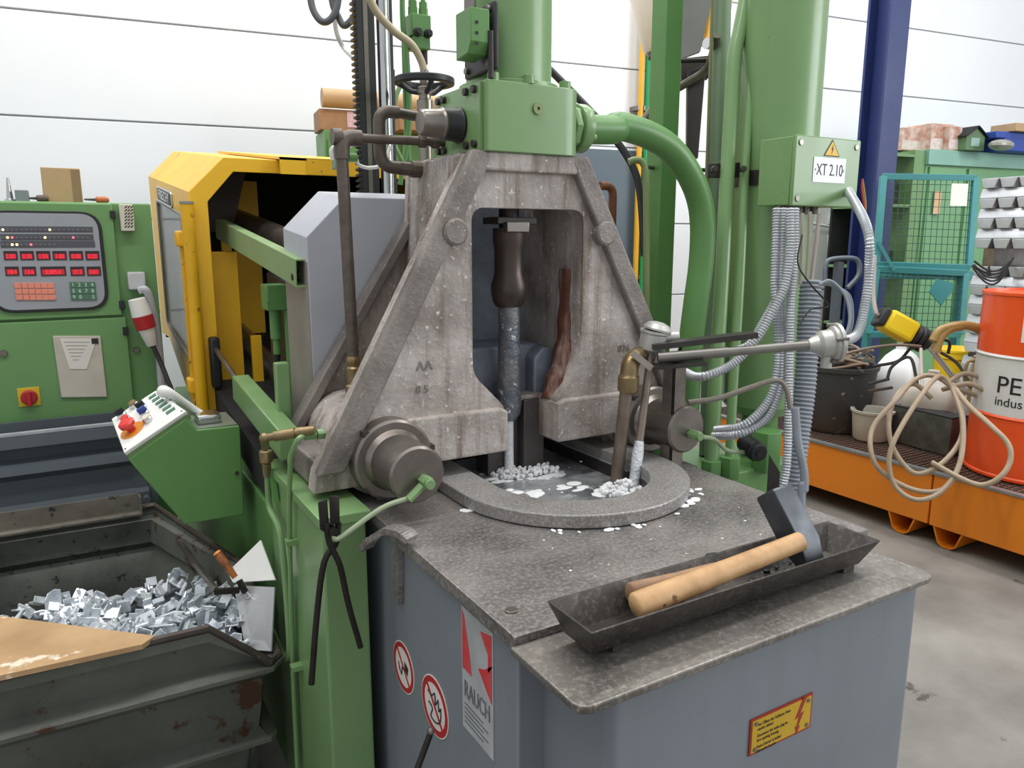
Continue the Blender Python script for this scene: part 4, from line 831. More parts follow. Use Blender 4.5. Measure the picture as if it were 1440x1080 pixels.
# ================================================================== pipes, rods and hoses around the yoke top (left)
def pipeY(pts, r, name, parent, m, y=None, n=14, k=1):
    b = MB(); P_ = [oY(a_, c_, y) if len(t) == 2 else oY(a_, c_, t[2]) for t in pts for a_, c_ in [t[:2]]]
    b.tube(sm(P_, k) if k > 1 else P_, r, n); return b.build(name, m, parent)
RP = T('rusty_pipework', (.6, 1.8, 1.1), 'rusty threaded pipe with elbows running from cylinder block down to the yoke foot', 'pipe')
yv = 1.8; vt = oY(480, 202, yv); vb_ = oY(497, 500, yv); xe = oY(620, 203, yv)
zc_ = vt.z+.01
b = MB(); b.tube([V((.605, yv, 1.2)), V((.597, yv, zc_-.03))], .0145, 16); b.build('riser', RST, RP)
b = MB(); b.tube(elbow((.597, yv, zc_-.045), (.597, yv, zc_+.005), (.645, yv, zc_+.005), .03), .019, 14); b.build('elbow', RST, RP)
b = MB(); b.tube([V((.575, yv, zc_+.005)), V((.597, yv, zc_+.005))], .019, 14); b.build('elbow_boss', RST, RP)
b = MB(); b.tube([V((.64, yv, zc_+.005)), V((.86, 1.79, zc_+.008))], .011, 12); b.build('cross_pipe', RST, RP)
for x in (.79, .825):
    b = MB(); b.tube([V((x, 1.793, zc_+.007)), V((x+.02, 1.792, zc_+.007))], .016, 8); b.build('coupling', RST, RP, bev=.002)
b = MB(); b.lathe([(.017, .0), (.022, .005), (.022, .03), (.016, .035), (.018, .05), (.018, .075), (.014, .08), (.017, .09), (.017, .1), (.0145, .105)], (.605, yv, 1.108), (0, 0, 1), 18); b.build('brass_nipple', BRS, RP, sharp=30)
RP2 = T('rusty_pipework', (.7, 1.84, 1.6), 'rusty elbow pipe feeding into the yoke side beside the handwheel', 'pipe')
yv2 = 1.84; a1 = oY(533, 162, yv2); a2 = oY(533, 228, yv2); zz1 = a1.z
b = MB(); b.tube([V((a1.x, yv2, zz1-.04)), V((a1.x, yv2, a2.z+.02))], .0118, 14); b.build('riser', RST, RP2)
b = MB(); b.tube(elbow((a1.x, yv2, zz1-.05), (a1.x, yv2, zz1+.01), (a1.x+.05, yv2, zz1+.01), .03), .0155, 14); b.build('elbow', RST, RP2)
b = MB(); b.tube([V((a1.x+.04, yv2, zz1+.01)), V((a1.x+.16, yv2+.05, zz1+.01))], .0125, 12); b.build('cross_pipe', RST, RP2)
b = MB(); b.tube(elbow((a1.x, yv2, a2.z+.05), (a1.x, yv2, a2.z-.01), (a1.x+.06, yv2, a2.z-.012), .035), .016, 14); b.build('elbow', RST, RP2)
b = MB(); b.tube([V((a1.x+.05, yv2, a2.z-.012)), V((a1.x+.08, yv2, a2.z-.013)), V((a1.x+.08, yv2, a2.z-.013)), V((a1.x+.13, yv2, a2.z-.013))], [.017, .017, .021, .021], 12); b.build('union', RST, RP2, sharp=30)
RP3 = MB(); q = oY(862, 262, 1.95); RP3.tube(elbow(q+V((-.05, 0, 0)), q, q+V((0, 0, -.35)), .03), .013, 12); RP3 = RP3.build('rusty_pipework', mat('rust_brown_pipe', '7A4A2E', .6, .2, c2='5A3420', var=.8, scale=20)); L(RP3, 'rust brown elbow pipe right of the yoke in front of the grey shield', 'pipe')
# handwheel valve
hv = T('handwheel_valve', (.98, 2.2, 1.7), 'valve with black handwheel on a steel stem behind the yoke', 'valve')
yh = 2.15; hw_ = oY(590, 113, yh); hx = oY(597, 113, yh).x
b = MB(); b.ring((hx, yh, hw_.z-.012), (0, 0, 1), .088, .066, .02, 40); b.build('wheel_rim', BLK, hv, bev=.004)
for k in range(3):
    t = k*2.094+.4; b = MB(); b.tube([V((hx, yh, hw_.z-.035)), V((hx+.04*cos(t), yh+.04*sin(t), hw_.z-.028)), V((hx+.078*cos(t), yh+.078*sin(t), hw_.z-.004))], .008, 8); b.build('spoke', BLK, hv)
b = MB(); b.lathe([(.02, 0), (.02, .2), (.024, .205), (.024, .235), (.018, .24), (.018, .25), (.022, .255), (.022, .27), (.014, .275), (.014, .31), (.012, .32)], (hx, yh, hw_.z-.29), (0, 0, 1), 20); b.build('stem', mat('tarnished_nickel', '9C968C', .3, .85, c2='7A7268', var=.7, scale=15), hv, sharp=30)
BHM = mat('beige_hose', 'B3A58A', .5, c2='A09274', var=.5, scale=8)
bh = MB(); bh.tube(sm([oY(505, -60, yh), oY(523, 5, yh), oY(550, 40, yh), oY(578, 62, yh), oY(592, 85, yh), oY(598, 108, yh)], 6), .011, 12); bh = bh.build('beige_hose', BHM); L(bh, 'beige hose curving down to the handwheel valve', 'hose')
# vertical guide with rack, rail and chrome rod
gd = T('spray_guide_column', (.88, 2.3, 1.45), 'vertical guide column with toothed rack and chrome rod behind the shield', 'guide column')
gy = 2.32
GX = lambda px: oY(px, 120, gy).x
b = MB(); b.box(GX(503), GX(512), gy-.01, gy+.02, 1.5, 2.7); b.build('toothed_rack', BLK, gd)
tt = MB(); z = 1.6
while z < 2.6:
    t1 = MB(); t1.prism([(GX(503), z), (GX(503), z+.012), (GX(498), z+.009), (GX(498), z+.003)], 'y', gy-.008, gy+.018); t1.build('tooth', BLK, gd); z += .017
b = MB(); b.box(GX(512), GX(518), gy-.012, gy+.03, 1.5, 2.7); b.build('slide_rail', STL, gd)
b = MB(); b.box(GX(518), GX(529), gy-.005, gy+.04, 1.5, 2.7); b.build('guide_profile', BLK, gd, bev=.003)
b = MB(); b.cyl((GX(541), gy, 1.5), (GX(541), gy, 2.7), .02, n=28); b.build('chrome_rod', CHR, gd)
b = MB(); b.cyl((GX(558), gy+.05, 1.5), (GX(558), gy+.05, 2.7), .011, n=14); b.build('black_rod', BLK, gd)
b = MB(); b.cyl((GX(558), gy+.05, 1.9), (GX(558), gy+.05, 2.02), .014, n=16); b.build('rod_sleeve', DSTL, gd)
b = MB(); b.box(.78, 1.1, gy-.03, gy+.08, 1.45, 1.53); b.build('foot_block', G2, gd, bev=.004)
# green hydraulic manifold
hm_ = T('hydraulic_manifold', (1.05, 2.5, 1.6), 'green hydraulic manifold block with pipes above the guard', 'manifold')
my = 2.5; mc = oY(588, 45, my)
b = MB(); b.box(mc.x-.035, mc.x+.035, my-.03, my+.03, mc.z-.02, mc.z+.05); b.build('block', G2, hm_, bev=.004)
b = MB(); b.box(mc.x-.03, mc.x+.03, my-.033, my+.03, mc.z-.06, mc.z-.02); b.build('lower_block', G2, hm_, bev=.004)
for dx in (-.018, .02):
    b = MB(); b.lathe([(.014, 0), (.014, .012), (.009, .014), (.009, .022)], (mc.x+dx, my-.032, mc.z-.01), (0, -1, 0), 16); b.build('plug', BLK, hm_)
    b = MB(); b.cyl((mc.x+dx, my, mc.z+.05), (mc.x+dx, my, mc.z+.075), .016, n=6); b.cyl((mc.x+dx, my, mc.z+.075), (mc.x+dx, my, mc.z+.095), .014, n=6); b.build('pipe_nut', G2, hm_)
    b = MB(); b.cyl((mc.x+dx, my, mc.z+.09), (mc.x+dx, my, 2.7), .008, n=12); b.build('pipe', G2, hm_)
b = MB(); b.tube(sm([(mc.x-.045, my, 2.7), (mc.x-.055, my, mc.z+.05), (mc.x-.045, my, mc.z-.05), (mc.x-.04, my, mc.z-.3), (mc.x-.08, my, mc.z-.5)], 5), .009, 10); b.build('pipe', G2, hm_)
b = MB(); b.tube(sm([oY(572, 235, my), oY(560, 215, my), oY(552, 190, my), oY(556, 140, my), oY(566, 118, my), oY(578, 120, my)], 5), .008, 10); b.build('pipe', mat('light_green_pipe', '86A873', .4, var=.4), hm_)
b = MB(); b.cyl((mc.x+.02, my, mc.z-.06), (mc.x+.02, my, mc.z-.1), .012, n=12); b.build('valve_foot', DSTL, hm_)
b = MB(); b.box(mc.x-.1, mc.x+.12, my-.02, my+.04, 1.5, 1.56); b.build('rail', G2, hm_)
b = MB(); b.tube([V((mc.x-.04, my+.02, 1.52)), V((mc.x-.04, my+.02, mc.z-.03))], .012, 10); b.build('carrier', G2, hm_)
# hanging hoses at the top left
HOS = mat('grey_rubber_hose', '55565A', .5, c2='434448', var=.5)
for px, lab, dd in (((438, -40), 'dark rubber hose loop hanging at the top edge left of the guide column', 2.5), ((468, -40), 'second dark rubber hose loop hanging against the guide column', 2.52)):
    b = MB(); x, y = px; b.tube(sm([oD(x-4, -60, dd), oD(x-1, 0, dd), oD(x+8, 24, dd), oD(x+20, 31, dd) if x < 450 else oD(x+17, 36, dd), oD(x+32, 20, dd), oD(x+38, -5, dd), oD(x+40, -60, dd)], 6), .0115, 12)
    o = b.build('rubber_hose', HOS); L(o, lab, 'hose')
b = MB(); b.tube(sm([oD(470, 25, 2.56), oD(474, 48, 2.56), oD(484, 68, 2.56), oD(500, 84, 2.5)], 6), .008, 10); o = b.build('clear_hose', mat('clear_hose', 'C9C8BE', .3, var=.4)); L(o, 'pale translucent hose hanging below the dark hose loops', 'hose')
# small white hoses near the shield top
vlv = T('air_valve', oY(470, 235, 2.0), 'small green air valve with white hoses behind the rusty riser', 'valve')
q = oY(476, 222, 2.05); b = MB(); b.box(q.x-.014, q.x+.014, 2.03, 2.07, q.z-.03, q.z+.03); b.build('body', mat('grey_green_valve', '7C8A74', .5, var=.4), vlv, bev=.004)
b = MB(); b.cyl(q+V((.014, 0, 0)), q+V((.05, 0, .004)), .012, n=10); b.build('nipple', G2, vlv)
WHH = mat('white_hose', 'DCDCD6', .4, var=.3)
b = MB(); b.tube(sm([oY(468, 225, 2.02), oY(466, 212, 2.02), oY(474, 206, 2.02), oY(492, 207, 2.04)], 5), .006, 8); b.build('hose', WHH, vlv)
b = MB(); b.tube(sm([q+V((.05, 0, .0)), oY(505, 232, 2.05), oY(520, 236, 2.05), oY(540, 230, 2.05), oY(549, 205, 2.05)], 5), .005, 8); b.build('hose', WHH, vlv)
# shelf cabinet with roll and boxes far behind
bc = T('tool_cupboard', oD(540, 190, 4.35)*V((1, 1, 0)) if False else (1.75, 4.25, 0), 'green cupboard behind the machine carrying boxes and a paper roll', 'cupboard')
zcb = oD(540, 182, 4.4).z; A = oD(455, 182, 4.1); B = oD(660, 190, 4.1)
dx_ = WD; b = MB()
def wbox(mb, p, l, d, z0_, z1_):   # box laid along the wall direction
    p = V((p.x, p.y, 0)); a_ = p; c_ = p+WD*l; q_ = -WN*d
    mb.hexa([v+V((0, 0, z0_)) for v in (a_, c_, c_+q_, a_+q_)], [v+V((0, 0, z1_)) for v in (a_, c_, c_+q_, a_+q_)]); return mb
wbox(b, A, .85, .28, 0, A.z); bcb = b.build('body', G2, bc, bev=.005)
for i in (0, 1):
    b = MB(); wbox(b, A+WD*(.02+i*.41)+WN*.012, .39, .012, .1, A.z-.05); b.build('door', G2, bc, bev=.003)
zt_ = A.z
ro = MB(); r0_ = oD(452, 147, 4.1); ro.tube([V((r0_.x, r0_.y, zt_+.165))+WN*.02, V((r0_.x, r0_.y, zt_+.165))+WD*.85+WN*.02], .05, 24); ro = ro.build('paper_roll', CRD); L(ro, 'brown paper roll lying on the boxes behind the guide column', 'paper roll')
for nm, x, l, hh, lab in (('cardboard_box', 448, .22, .11, 'torn cardboard box with pink label under the paper roll'), ('cardboard_box', 560, .3, .11, 'brown cardboard box under the right end of the paper roll')):
    q = oD(x, 170, 4.12); o = MB(); wbox(o, q+WN*.03, l, .2, zt_, zt_+hh); o = o.build(nm, mat('worn_box', 'A07C5C', .7, c2='8A6848', var=.8, scale=9), bev=.004); L(o, lab, 'box')
    if x < 500:
        b = MB(); wbox(b, q+WN*.032+WD*.15, .05, .002, zt_+.02, zt_+.1); b.build('pink_label', mat('pink_print', 'C9A0B4', .6, c2='E0D0D4', var=.8, scale=60), o)
# ================================================================== right side: pipes, columns, accumulators
cyp = MB(); pth = [V((1.19, 1.66, 1.775)), V((1.3, 1.67, 1.782))]+[oY(x, y, 1.68) for x, y in ((868, 177), (905, 187), (940, 207), (965, 238), (982, 275), (988, 315), (986, 370), (978, 430), (970, 500), (965, 600))]
cyp.tube(sm(pth, 4), .037, 20); cyp.build('pressure_pipe', G2, cy)
def T2(name, loc, label, cat): return T(name, loc, label, cat)
sp_ = T('square_post', oD(932, 480, 2.5)*V((1, 1, 0)), 'dark green square post standing right of the yoke', 'post')
c = V((1.72, 1.97)); b = MB(); b.box(c.x-.02, c.x+.05, c.y-.035, c.y+.035, 0, 2.8); b.build('post', G2, sp_, bev=.004)
b = MB(); b.box(c.x-.09, c.x+.09, c.y-.09, c.y+.09, 0, .02); b.build('base_plate', G2, sp_)
bp_ = MB(); bp_.tube(sm([oD(884, 228, 2.35), oD(893, 225, 2.35), oD(903, 228, 2.35), oD(908, 245, 2.35), oD(909, 300, 2.35), oD(909, 420, 2.35), oD(910, 520, 2.35)], 5), .011, 12); bp_ = bp_.build('bent_pipe', mat('olive_pipe', '7A8A5A', .45, c2='6A7A4C', var=.5)); L(bp_, 'thin olive pipe with bent top beside the square post', 'pipe')
b = MB(); b.tube([oD(908, 235, 2.36), oD(920, 236, 2.5)], .006, 8); b.build('stay', DSTL, bp_)
# black cables behind
b = MB(); b.tube(sm([oD(770, 95, 2.6), oD(800, 125, 2.6), oD(850, 178, 2.6), oD(885, 225, 2.6), oD(900, 270, 2.6), oD(906, 360, 2.6)], 5), .013, 10); o = b.build('black_cable', BLK); L(o, 'black cable running down behind the big green pipe', 'cable')
b = MB(); b.tube(sm([oD(1008, 50, 2.5), oD(995, 95, 2.6), oD(965, 117, 2.62), oD(930, 138, 2.62), oD(905, 170, 2.6)], 5), .014, 10); o = b.build('rubber_hose', mat('olive_hose', '5E5A48', .5, var=.6)); L(o, 'olive rubber hose sagging behind the square post', 'hose')
# accumulator column with bundle of pipes
AC = T('accumulator', (2.0, 1.75, .7), 'large green accumulator cylinder standing behind the furnace', 'accumulator')
ax_, ay_ = 1.985, 1.72
b = MB(); b.lathe([(.0, 0), (.1, .0), (.125, .03), (.125, 2.0)], (ax_, ay_, .93), (0, 0, 1), 48); b.build('cylinder', G1, AC)
b = MB(); b.ring((ax_, ay_, 1.66), (0, 0, 1), .129, .12, .045, 48); b.build('clamp_band', DSTL, AC)
b = MB(); b.cyl((ax_, ay_, .55), (ax_, ay_, .94), .06, n=28); b.build('lower_neck', G2, AC)
b = MB(); b.box(ax_-.34, ax_+.05, ay_-.12, ay_+.16, .0, .78); b.build('valve_block', G2, AC, bev=.006)
b = MB(); b.cyl((ax_-.1, ay_-.12, .9), (ax_-.1, ay_-.12, .77), .05, n=6); b.build('hex_fitting', G2, AC, bev=.003)
PA = T('hydraulic_pipes', (1.8, 1.65, .7), 'bundle of green hydraulic pipes clamped to the accumulator', 'pipes')
dA = 2.32
b = MB(); b.tube(sm([oD(1066, -120, dA), oD(1052, -20, dA), oD(1041, 40, dA), oD(1033, 80, dA), oD(1028, 160, dA), oD(1022, 260, dA), oD(1015, 400, dA), oD(1005, 560, dA), oD(1000, 660, dA)], 4), .022, 16); b.build('thick_pipe', G1, PA)
b = MB(); b.tube(sm([oD(1085, -120, dA), oD(1073, -20, dA), oD(1063, 45, dA), oD(1057, 90, dA), oD(1052, 160, dA), oD(1046, 260, dA), oD(1040, 400, dA), oD(1030, 560, dA), oD(1026, 650, dA)], 4), .0145, 16); b.build('thin_pipe', G1, PA)
b = MB(); b.tube([oD(1016, -60, 2.55), oD(1012, 100, 2.55), oD(1003, 400, 2.55), oD(997, 640, 2.55)], .033, 18); b.build('rear_pipe', mat('grey_green_paint', '6E8468', .45, c2='5E745A', var=.5), PA)
b = MB(); b.tube([oD(1003, -20, 2.5), oD(996, 200, 2.5), oD(992, 300, 2.5)], .007, 10); b.build('capillary', mat('olive_capillary', '6A7048', .45, var=.5), PA)
b = MB(); b.tube([oD(940, 86, 2.6), oD(1015, 84, 2.6)], .008, 10); b.build('cross_bar', DSTL, PA)
b = MB(); b.tube([oD(912, 236, 2.56), oD(1010, 240, 2.56)], .007, 10); b.build('cross_bar', DSTL, PA)
for x, y in ((1000, 655), (1026, 650)):
    b = MB(); q = oD(x, y, dA); b.cyl(q+V((0, 0, .02)), q+V((0, 0, -.05)), .034, n=6); b.build('pipe_nut', G2, PA, bev=.003)
b = MB(); b.bar(oD(995, 240, 2.36), oD(1085, 238, 2.36), .02, .045); b.build('pipe_clamp', DSTL, PA, bev=.004)
bolts(PA, [oD(1003, 238, 2.33), oD(1043, 238, 2.3)], (-.4, -.8, 0), .01, .02, DSTL, 'clamp_bolt', 6)
# black plug/sensor low behind plate
sn = MB(); a_ = oD(1048, 622, 2.2); e_ = oD(1068, 638, 2.12); sn.tube([a_, e_*.85+a_*.15, e_*.9+a_*.1, e_], [.028, .03, .026, .024], 20); sn = sn.build('sensor_plug', BLK, bev=.002); L(sn, 'black round sensor plug sticking out beside the orange pallet', 'plug')
b = MB(); b.cyl(e_, e_+(e_-a_).normalized()*.004, .01, n=12); b.build('socket', DSTL, sn)
b = MB(); b.tube(sm([tb[1]+V((.0, -.035, 0)), oD(1005, 618, 2.05), oD(1022, 633, 2.1), oD(1046, 636, 2.15)], 5), .006, 8); b.build('grease_line', MATS['pale_green_line'], fr_)
# junction box
JB = T('junction_box', (2.0, 1.55, 1.59), 'green electrical junction box with lightning triangle and label plate', 'junction box')
yb = 1.5; TL = oY(1121, 190, yb); TR = oY(1211, 193, yb); BL = oY(1117, 288, yb)
x0_, x1_, z0_, z1_ = TL.x, TR.x, BL.z, TL.z
b = MB(); b.box(x0_, x1_, yb+.014, yb+.13, z0_, z1_); b.build('body', G1, JB, bev=.003)
b = MB(); b.box(x0_-.003, x1_+.003, yb, yb+.012, z0_-.003, z1_+.003); b.build('cover', G1, JB, bev=.004)
bolts(JB, [(x, yb, z) for x in (x0_+.018, x1_-.018) for z in (z0_+.018, z1_-.018)], (0, -1, 0), .009, .003, STL, 'screw', 14)
tc_ = oY(1170, 209, yb); b = MB(); b.prism(rpoly([(tc_.x-.036, tc_.z-.022), (tc_.x+.036, tc_.z-.022), (tc_.x, tc_.z+.026)], .003), 'y', yb-.001, yb); tri = b.build('warning_triangle', SGK, JB)
b = MB(); b.prism(rpoly([(tc_.x-.03, tc_.z-.0195), (tc_.x+.03, tc_.z-.0195), (tc_.x, tc_.z+.02)], .002), 'y', yb-.0018, yb-.001); b.build('yellow_field', mat('warning_yellow', 'F0BE2A', .45, var=.2), tri)
b = MB(); b.prism([(tc_.x+.003, tc_.z+.012), (tc_.x-.005, tc_.z-.003), (tc_.x, tc_.z-.002), (tc_.x-.003, tc_.z-.017), (tc_.x+.006, tc_.z+.001), (tc_.x+.001, tc_.z)], 'y', yb-.0024, yb-.0018); b.build('lightning_bolt', SGK, tri)
lc = oY(1165, 240, yb); b = MB(); lx0, lx1 = oY(1143, 240, yb).x, oY(1188, 240, yb).x; lc.x = (lx0+lx1)/2; b.box(lx0, lx1, yb-.002, yb, oY(1165, 257, yb).z, oY(1165, 222, yb).z); lp_ = b.build('label_plate', mat('label_white', 'D4D6DA', .4, .2, var=.4), JB)
text('lettering', 'XT 2.10', (lc.x, yb-.0023, lc.z), (1, 0, 0), (0, 0, 1), .047, SGK, lp_, .0004, .8*(lx1-lx0)/.15)
for s_ in (-1, 1):
    text('lettering', '<', (lc.x+s_*(lx1-lx0)*.44, yb-.0023, lc.z), (1, 0, 0), (0, 0, 1), .02, SGK, lp_, .0004, .72)
b = MB(); q = oY(1214, 232, yb+.05); b.box(x1_+.002, x1_+.022, yb+.02, yb+.09, q.z-.06, q.z+.03); b.build('relay', mat('clear_relay', 'A8ACB2', .3, .3, var=.5, scale=30), JB, bev=.003)
for i, (cx_, cc_) in enumerate((((1212, 268), 'B83A2A'), ((1214, 275), '8A6A4A'), ((1217, 282), 'C8A43A'))):
    b = MB(); b.tube(sm([oY(1213, 252, yb+.03), oY(*cx_, yb+.03), oY(1217, 300, yb+.03)], 4), .003, 6); b.build('wire', mat('wire_'+cc_, cc_, .5, var=.2), JB)
for i, px in enumerate((1091, 1100, 1110, 1118, 1128, 1140)):
    b = MB(); q = V((oY(px+9, 292, yb+.05).x, yb+.06, z0_)); b.cyl(q, q+V((0, 0, -.022)), .012, n=8); b.build('cable_gland', STL, JB, bev=.001)
# corrugated conduits
CON = mat('galvanised_conduit', 'C4C8CC', .35, .35, c2='A6AAAE', var=.6, scale=25)
CON2 = mat('grey_plastic_conduit', '8C939A', .5, .0, c2='7C838A', var=.6, scale=12)
def corr(pts, r, pitch, name, m, label, n=10, amp=.14, cat='conduit'):
    P_ = sm(pts, 24); out = []; acc = 0; last = P_[0]; out.append(P_[0]); step = pitch/2
    for p in P_[1:]:
        while (p-last).length >= step:
            last = last+(p-last).normalized()*step; out.append(last.copy())
    rr = [r*(1+amp*(1 if i % 2 else -1)) for i in range(len(out))]
    b = MB(); b.tube(out, rr, n); o = b.build(name, m, sharp=60); L(o, label, cat); return o
dc = 2.12
def Dp(l, d=dc): return [oD(*t[:2], t[2] if len(t) > 2 else d) for t in l]
corr(Dp([(1092, 293), (1091, 340), (1089, 400), (1092, 430), (1094, 470), (1093, 520), (1080, 565), (1045, 598), (1005, 605, 2.2)]), .0115, .008, 'flexible_conduit', CON, 'outer metal conduit looping low from junction box to the valve block')
corr(Dp([(1101, 293), (1100, 350), (1098, 420), (1100, 500), (1097, 545), (1078, 588), (1040, 610), (1003, 613, 2.2)]), .0115, .008, 'flexible_conduit', CON, 'lowest metal conduit loop below the junction box')
corr(Dp([(1111, 293), (1111, 350), (1104, 400), (1085, 440), (1065, 475), (1030, 512), (985, 530), (960, 522, 2.25)], 2.08), .0115, .008, 'flexible_conduit', CON, 'metal conduit curving left under the thermocouple arm')
corr(Dp([(1105, 395), (1090, 420), (1070, 455), (1050, 485), (1010, 495, 2.2), (960, 497, 2.25)], 2.14), .008, .007, 'flexible_conduit', CON, 'short metal conduit curving left behind the thermocouple arm')
corr(Dp([(1118, 293), (1117, 360), (1112, 430), (1110, 520), (1107, 640), (1100, 690)], 2.1), .0115, .008, 'flexible_conduit', CON, 'straight metal conduit hanging from junction box past the arm')
corr(Dp([(1141, 395), (1137, 450), (1132, 540), (1122, 620), (1112, 700), (1110, 760), (1112, 1150)], 2.17), .03, .012, 'corrugated_hose', CON2, 'thick grey corrugated hose hanging beside the conduits', 14, .08, 'hose')
corr(Dp([(1118, 573), (1122, 620), (1130, 660), (1131, 690), (1126, 730), (1120, 1250)], 2.0), .011, .006, 'corrugated_hose', CON2, 'thin grey corrugated hose in front of the thick one', 10, .08, 'hose')
A0 = oD(925, 503, 1.93); A1 = oD(1142, 485, 1.93); dA_ = (A1-A0).normalized()
corr([V((x1_+.012, yb+.055, oY(1214, 232, yb+.05).z-.058))]+Dp([(1219, 320), (1222, 380), (1216, 430)], 2.02)+Dp([(1205, 470)], 1.99)+[A1+dA_*.07], .0115, .008, 'flexible_conduit', CON, 'metal conduit arcing from relay down to the thermocouple head')
for l, lab, dd in (([(1128, 300), (1128, 350), (1125, 400)], 'thin brown wire below the junction box beside the hose mouth', 2.15), ([(1139, 298), (1138, 340), (1134, 395)], 'beige cable entering the thick corrugated hose', 2.17), ([(1152, 300), (1148, 340), (1141, 395)], 'grey cable bending into the thick corrugated hose', 2.17)):
    b = MB(); b.tube(sm(Dp(l, dd), 5), .0055, 8); o = b.build('cable', mat('beige_cable', 'A39A8E', .5, var=.4)); L(o, lab, 'cable')
b = MB(); b.tube(sm(Dp([(1128, 330), (1122, 370), (1140, 400), (1165, 430), (1140, 435), (1122, 460)], 2.05), 6), .0025, 6); o = b.build('cable', BLK); L(o, 'thin black wire wrapped round the corrugated hose', 'cable')
b = MB(); b.tube(sm(Dp([(968, 566), (1010, 560), (1055, 545), (1090, 535), (1105, 545), (1112, 575)], 2.05), 5), .0075, 8); o = b.build('cable', mat('braided_cable', '8A8378', .5, .2, var=.6, scale=60)); L(o, 'braided grey cable tied along under the arm to the hose', 'cable')
for k, (xx) in enumerate(((1160, 400), (1166, 396), (1154, 402))):
    b = MB(); b.tube(sm(Dp([(1152, 400), (1168, 395+k*3), (1188+k*3, 415), (1195+k*2, 445), (1190+k*2, 468), (1178, 478)], 2.0+k*.02), 6), .004, 8); o = b.build('cable', CON2); L(o, ('inner', 'middle', 'outer')[k]+' grey wire of the loop above the thermocouple head', 'cable')
pv = MB(); Q = [oD(1082, 640, 1.95), oD(1097, 664, 1.95), oD(1100, 706, 1.95), oD(1084, 700, 1.95)]; Q[2].z = 0; Q[3].z = 0; Q[2].xy = Q[1].xy; Q[3].xy = Q[0].xy; pv.hexa(Q, [p+V((.003, .004, 0)) for p in Q]); pv = pv.build('steel_strip', DSTL); L(pv, 'bent dark steel strip standing behind the furnace plate', 'strip')
# ================================================================== thermocouples over the bath
t1 = T('thermocouple', oZ(896, 672, .84), 'thermocouple probe with pale aluminium head dipping into the bath', 'thermocouple')
tp = oY(921, 470, 1.5); ft = V((1.2, 1.43, .855))
tp = V((1.31, 1.5, 1.235)); d = (ft-tp).normalized()
b = MB(); b.tube([tp, ft], .0105, 14); b.build('probe_tube', mat('greyed_tube', '857A70', .45, .5, c2='6A6058', var=.8, scale=20), t1)
b = MB(); b.tube([tp*.35+ft*.65, tp*.28+ft*.72, tp*.15+ft*.85, ft], [.0115, .015, .0135, .016], 14); b.build('zinc_crust', ZNC, t1)
ALU = mat('cast_aluminium', 'C4C3BE', .4, .5, c2='AFAEA8', var=.6, scale=15)
b = MB(); b.lathe([(.016, -.055), (.018, -.03), (.032, -.02), (.034, .0), (.034, .02), (.037, .024), (.037, .03)], tp, (.12, -.1, 1), 28); b.build('head_body', ALU, t1, sharp=30)
b = MB(); b.lathe([(.037, .031), (.037, .036), (.028, .048), (.012, .053), (.0, .053)], tp+V((.003, -.002, 0)), (.22, -.12, 1), 28); b.build('head_lid', ALU, t1, sharp=30)
b = MB(); b.cyl(tp+V((.03, -.01, .01)), tp+V((.065, -.025, .012)), .015, n=16); b.build('cable_gland', ALU, t1)
b = MB(); b.tube(sm([tp+V((.065, -.025, .012)), tp+V((.085, -.02, -.01)), tp+V((.08, 0, -.05)), tp+V((.05, .01, -.065)), tp+V((.03, .0, -.04)), tp+V((.06, -.02, -.03)), tp+V((.1, -.01, -.045))], 6), .004, 8); b.build('cable', BLK, t1)
t2 = T('immersion_tube', oZ(876, 676, .84), 'brown steel tube with brass elbow dipping into the bath beside the probe', 'tube')
ba = V((1.185, 1.48, .855)); bt = oY(884, 530, 1.49)
b = MB(); b.tube([ba, V((bt.x-.005, 1.49, bt.z-.02))], .0165, 16); b.build('tube', mat('scaled_tube', '7A6E60', .5, .4, c2='5E5248', var=.8, scale=18), t2)
bt = V((bt.x, 1.49, bt.z))
b = MB(); b.lathe([(.018, -.045), (.028, -.035), (.028, .0), (.024, .006), (.022, .012)], bt, (0, 0, 1), 8); b.build('union_nut', BRS, t2, bev=.002)
b = MB(); b.tube(elbow(bt+V((0, 0, .0)), bt+V((.004, 0, .045)), bt+V((.05, .02, .05)), .03), .023, 16); b.build('brass_elbow', BRS, t2)
b = MB(); b.bar(oY(890, 497, 1.47), oY(916, 518, 1.45), .012, .016); b.build('strap', mat('dull_strap', 'A49A92', .45, .4, var=.5), t2)
b = MB(); rd = random.Random(4)
for i in range(170):
    t = rd.uniform(0, 2*pi); dd = .07*sqrt(rd.random()); b.ball((1.17+dd*.8*cos(t), 1.43+dd*.8*sin(t), .874+rd.random()*.03*(1-dd/.07)), rd.uniform(.003, .0095), 6)
o = b.build('dross_mound', DR, t1, sharp=70); o['kind'] = 'stuff'
